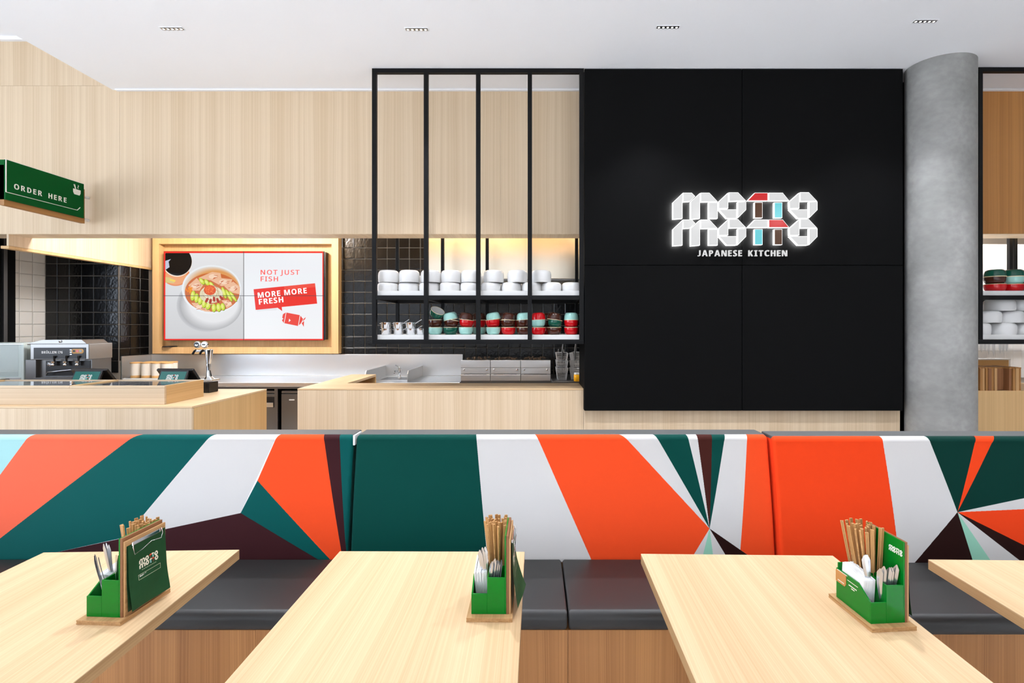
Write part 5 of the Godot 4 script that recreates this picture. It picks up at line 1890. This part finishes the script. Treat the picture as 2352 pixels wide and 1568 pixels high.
func caddy(at: Vector3, yaw_deg: float, which: String, style: int) -> void:
	var yaw := deg_to_rad(yaw_deg)
	var t := thing("table_caddy", "green acrylic table caddy on a plywood base on the %s table" % which, "caddy", at, yaw, "green table caddies")
	var xf := Transform3D(Basis(Vector3.UP, yaw), at)
	var y0 := 0.012
	var base := Shape.new()
	for i in 3:
		rbox(base, Vector3(0, 0.002 + i * 0.004, 0), Vector3(0.13 - (0.001 if i == 1 else 0.0), 0.004, 0.172), 0.0008, 1, 2)
	part("base", base, M.ply, t)
	var G: Material = M.green_acrylic
	var zf := 0.068
	var zb := -0.068
	var xl := -0.053
	var xm := -0.008
	var xr := 0.042
	var e := 0.004
	part("front_wall", bb(Vector3(xl, y0, zf - e), Vector3(xm, y0 + 0.058, zf), 0.0008), G, t)
	part("front_wall", bb(Vector3(xm, y0, zf - e), Vector3(xr, y0 + 0.104, zf), 0.0008), G, t)
	var side := Shape.new()
	prism(side, poly_of([-zf + e, 0, -zf + e, 0.058, -0.02, 0.088, -zb, 0.088, -zb, 0]), 0, e, Transform3D(Basis(Vector3(0, 0, -1), Vector3.UP, Vector3.RIGHT), Vector3(xl, y0, 0)))
	part("side_wall", side, G, t)
	part("inner_wall", bb(Vector3(xm, y0, zb + e), Vector3(xm + e, y0 + 0.104, zf - e)), G, t)
	part("cross_wall", bb(Vector3(xm + e, y0, -0.002), Vector3(xr, y0 + 0.104, 0.002)), G, t)
	part("rear_wall", bb(Vector3(xl + e, y0, zb), Vector3(xr, y0 + 0.104, zb + e)), G, t)
	part("tall_panel", bb(Vector3(xr, y0, zb), Vector3(xr + e, y0 + 0.222, zf), 0.0008), G, t)
	var pb := Shape.new()
	for i in 2:
		rbox(pb, Vector3(xr + e + 0.0022 + i * 0.0036, y0 + 0.111, 0), Vector3(0.0035, 0.222, zf - zb), 0.0005, 1, 2)
	part("ply_panel", pb, M.ply_dark, t)
	if style == 2:
		# white logo printed on the tall panel, wooden label and lines on the side wall
		var lp := Shape.new()
		var k := 0.046 / 2040.0
		for q in logo():
			var p := PackedVector2Array()
			for v in q[2]:
				p.append(Vector2(v.x, -v.y) * k)
			prism(lp, p, 0, 0.0004, Transform3D(Basis(Vector3(0, 0, 1), Vector3.UP, Vector3.LEFT), Vector3(xr, y0 + 0.196, 0.018)))
		part("logo", lp, M.print_white, t)
		var inx := Basis(Vector3(0, 0, 1), Vector3.UP, Vector3.LEFT)
		var lab := Shape.new()
		prism(lab, poly_of([0, 0, 0.037, 0, 0.042, 0.008, 0.042, 0.034, 0, 0.034]), 0, 0.002, Transform3D(inx, Vector3(xl, y0 + 0.05, zb)))
		var lb := part("wood_label", lab, M.wood_label, t)
		for i in 5:
			part("label_print", bb(Vector3(xl - 0.0026, y0 + 0.056, zb + 0.010 + i * 0.0052), Vector3(xl - 0.002, y0 + 0.0585, zb + 0.0142 + i * 0.0052)), M.print_white, lb)
		part("line", bb(Vector3(xl - 0.0005, y0 + 0.0845, zb + 0.004), Vector3(xl, y0 + 0.086, zb + 0.046)), M.print_white, t)
		part("line", bb(Vector3(xl - 0.0005, y0 + 0.074, zb + 0.046), Vector3(xl, y0 + 0.0755, zb + 0.088)), M.print_white, t)
		for i in 7:
			part("fine_print", bb(Vector3(xl - 0.0005, y0 + 0.062, zb + 0.052 + i * 0.0046), Vector3(xl, y0 + 0.0648, zb + 0.0556 + i * 0.0046)), M.print_white, t)
		for i in 3:
			part("fine_print", bb(Vector3(xl - 0.0005, y0 + 0.056, zb + 0.062 + i * 0.0046), Vector3(xl, y0 + 0.0588, zb + 0.0656 + i * 0.0046)), M.print_white, t)
	clipboard(xf, xr + e + 0.0078, y0, which, style)
	napkins(xf, xl + e, xm, y0, which)
	chopsticks(xf, xm + e, xr, y0, zb + e, which, style)
	cutlery(xf, xm + e, xr, y0, zf, which, style)


func clipboard(xf: Transform3D, x: float, y0: float, which: String, style: int) -> void:
	var t := thing("menu_clipboard", "plywood menu clipboard with green menus on the outer side of the %s caddy" % which, "clipboard", xf.origin, xf.basis.get_euler().y, "menu clipboards")
	part("board", bb(Vector3(x, y0 - 0.0002, -0.073), Vector3(x + 0.0055, y0 + 0.212, 0.066), 0.0008, 2), M.ply, t)
	# two menu sheets hanging from the clip and curling outwards
	for s in 2:
		var b := Shape.new()
		var n := 14
		var m := 8
		var z0 := -0.070 + s * 0.002
		var z1 := 0.062 - s * 0.002
		var flare: float = [0.004, 0.012][s]
		var at := func(i: int, j: int) -> Vector3:
			var k := float(i) / n
			var h := lerpf(y0 + 0.197, y0 + 0.012, k)
			var z := lerpf(z1, z0, float(j) / m)
			var wave := 0.0012 * sin(k * 9.0 + j * 0.7 + style * 2.0) * k
			var curl: float = flare * k * k + 0.004 * s * k * pow(float(j) / m, 2.0)
			if style == 1 and s == 1:
				curl += 0.016 * pow(k, 3.0) * (0.4 + float(j) / m)
			return Vector3(x + 0.0062 + s * 0.0022 + curl + wave, h, z)
		for i in n:
			for j in m:
				var p := [at.call(i, j), at.call(i, j + 1), at.call(i + 1, j + 1), at.call(i + 1, j)]
				var nn: Vector3 = (p[3] - p[0]).cross(p[1] - p[0]).normalized()
				if nn.x < 0:
					nn = -nn
				var uv := func(a: int, c: int) -> Vector2: return Vector2(float(c) / m, float(a) / n)
				b.quad(p[0], p[1], p[2], p[3], nn, uv.call(i, j), uv.call(i, j + 1), uv.call(i + 1, j + 1), uv.call(i + 1, j))
		part("menu_sheet", b, M.menu_green if s == 1 else M.menu_back, t)
	# wire clip
	var cx := x + 0.0125
	part("clip_bar", bb(Vector3(x + 0.0055, y0 + 0.192, -0.052), Vector3(x + 0.0105, y0 + 0.203, 0.048), 0.002), M.chrome, t)
	part("clip_wire", tube(Shape.new(), [Vector3(cx, y0 + 0.205, 0.047), Vector3(cx + 0.002, y0 + 0.19, 0.05), Vector3(cx + 0.003, y0 + 0.168, 0.046), Vector3(cx + 0.003, y0 + 0.172, 0.02), Vector3(cx + 0.003, y0 + 0.182, -0.01), Vector3(cx + 0.003, y0 + 0.176, -0.045), Vector3(cx + 0.002, y0 + 0.19, -0.052), Vector3(cx, y0 + 0.205, -0.05)], 0.0013, 6), M.chrome, t)
	if style == 0:
		lettering("lettering", "Motto Motto Means More", 0.0034, M.print_white, t, Transform3D(Basis(Vector3(0, 0, -1), Vector3.UP, Vector3.RIGHT), Vector3(x + 0.0125, y0 + 0.0925, 0.026)), 0.0004, 1, 0.066, false)


func napkins(xf: Transform3D, xa: float, xb: float, y0: float, which: String) -> void:
	for i in 14:
		var t := thing("napkin", "white folded paper napkin in the %s caddy's slot, %s from its outer wall" % [which, ["first", "second", "third", "fourth", "fifth", "sixth", "seventh", "eighth", "ninth", "tenth", "eleventh", "twelfth", "thirteenth", "fourteenth"][i]], "napkin", xf.origin, xf.basis.get_euler().y, "paper napkins in the %s caddy" % which)
		var x := lerpf(xa + 0.003, xb - 0.004, i / 13.0)
		var lean := 0.16 + rng.randf_range(-0.01, 0.01)
		var b := Shape.new()
		var tiltx := Basis(Vector3.BACK, 0.05 + rng.randf_range(-0.02, 0.02)) * Basis(Vector3.RIGHT, lean)
		rbox(b, Vector3(x, y0 + 0.061, -0.012), Vector3(0.0022, 0.098 + rng.randf_range(-0.002, 0.002), 0.084), 0.0008, 1, 1, tiltx)
		part("sheet", b, M.paper, t)


func chopsticks(xf: Transform3D, xa: float, xb: float, y0: float, zb: float, which: String, style: int) -> void:
	for i in 30:
		var t := thing("chopsticks", "wooden chopsticks in the %s caddy's bundle, %s from left in the %s row" % [which, ["first", "second", "third", "fourth", "fifth", "sixth"][i % 6], ["rearmost", "second", "middle", "fourth", "front"][i / 6]], "chopsticks", Vector3.ZERO, 0, "chopsticks in the %s caddy" % which)
		var c := i % 6
		var r := i / 6
		var foot := Vector3(lerpf(xa + 0.007, xb - 0.008, c / 5.0), y0 + 0.001, lerpf(zb + 0.008, -0.009, r / 4.0))
		var lean := Vector3((c - 2.5) * 0.006 + rng.randf_range(-0.006, 0.006) - [0.006, 0.006, 0.022][style] * (1.0 - c * 0.12), 0, (r - 2) * 0.006 + rng.randf_range(-0.008, 0.008))
		lean.x = minf(lean.x, xb - 0.004 - foot.x)
		var top := foot + Vector3(lean.x, 0.226 + rng.randf_range(-0.004, 0.008), lean.z)
		var up := (top - foot).normalized()
		var turn := rng.randf_range(-1.2, 1.2)
		var side := up.cross(Vector3(sin(turn), 0, cos(turn))).normalized()
		var fb := Basis(side, up, side.cross(up))
		var l := (top - foot).length()
		for s in [-1, 1]:
			var b := Shape.new()
			var p := poly_of([0.0002, 0, 0.003, 0, 0.0042, l, 0.0002, l]) if s == 1 else poly_of([-0.0002, 0, -0.0002, l, -0.0042, l, -0.003, 0])
			prism(b, p, -0.0021, 0.0021, Transform3D(fb, foot))
			part("stick", b, M.chop_wood, t)
		t.transform = xf


func cutlery(xf: Transform3D, xa: float, xb: float, y0: float, zf: float, which: String, style: int) -> void:
	for i in 8:
		var kind: String = ["fork", "spoon"][0 if i < 5 else 1]
		var t := thing(kind, "steel %s standing handle up in the %s caddy, %s" % [kind, which, ["nearest its inner wall", "second from its inner wall", "in the middle of the row", "second from the tall panel", "nearest the tall panel", "upright behind the forks", "leaning behind the forks", "leaning furthest left"][i]], kind, Vector3.ZERO, 0, "%ss in the %s caddy" % [kind, which])
		var fx := lerpf(xa + 0.012, xb - 0.004, (i % 5) / 4.0) if i < 5 else xa + 0.008 + 0.004 * (i - 5)
		var foot := Vector3(fx, y0 + 0.002, 0.045 if i < 5 else 0.02)
		var lean := Vector3(-0.004 + rng.randf_range(-0.004, 0.004), 0, 0.006)
		if i >= 5:
			lean = Vector3(-0.022 - 0.012 * (i - 5), 0, 0.008)
		var l := 0.146 + rng.randf_range(-0.006, 0.006) + (0.022 if i >= 5 else 0.0)
		if style == 0:
			lean.x -= 0.055 if i < 3 else 0.008
			l += 0.016
		elif style == 2:
			lean.x -= 0.014 * (1.0 - (i % 5) / 4.0)
		var top := foot + Vector3(lean.x, l, lean.z)
		# a handle that widens to a rounded end, slightly bowed
		var b := Shape.new()
		var turn := rng.randf_range(-0.25, 0.25) + (0.9 if i < 5 else 0.3)
		var flat := Vector3(cos(turn), 0, sin(turn))
		var n := 12
		var pts := []
		for k in n + 1:
			var u := float(k) / n
			var p := foot.lerp(top, u) + Vector3(-0.008 * sin(u * PI), 0, 0)
			var w := lerpf(0.003, 0.0078, smoothstep(0.25, 0.85, u))
			if u > 0.9:
				w = 0.0078 * sqrt(maxf(0.02, 1.0 - pow((u - 0.9) / 0.1, 2.0)))
			pts.append([p, w])
		var thick := flat.cross(Vector3.UP).normalized() * 0.0012
		for k in n:
			var p0: Vector3 = pts[k][0]
			var p1: Vector3 = pts[k + 1][0]
			var w0: Vector3 = flat * pts[k][1]
			var w1: Vector3 = flat * pts[k + 1][1]
			for s in [-1.0, 1.0]:
				b.quad(p0 - w0 + thick * s * 0.3, p0 + thick * s, p1 + thick * s, p1 - w1 + thick * s * 0.3, (thick.normalized() * s - flat * 0.25).normalized())
				b.quad(p0 + thick * s, p0 + w0 + thick * s * 0.3, p1 + w1 + thick * s * 0.3, p1 + thick * s, (thick.normalized() * s + flat * 0.25).normalized())
		part("handle", b, M.cutlery_steel, t)
		t.transform = xf
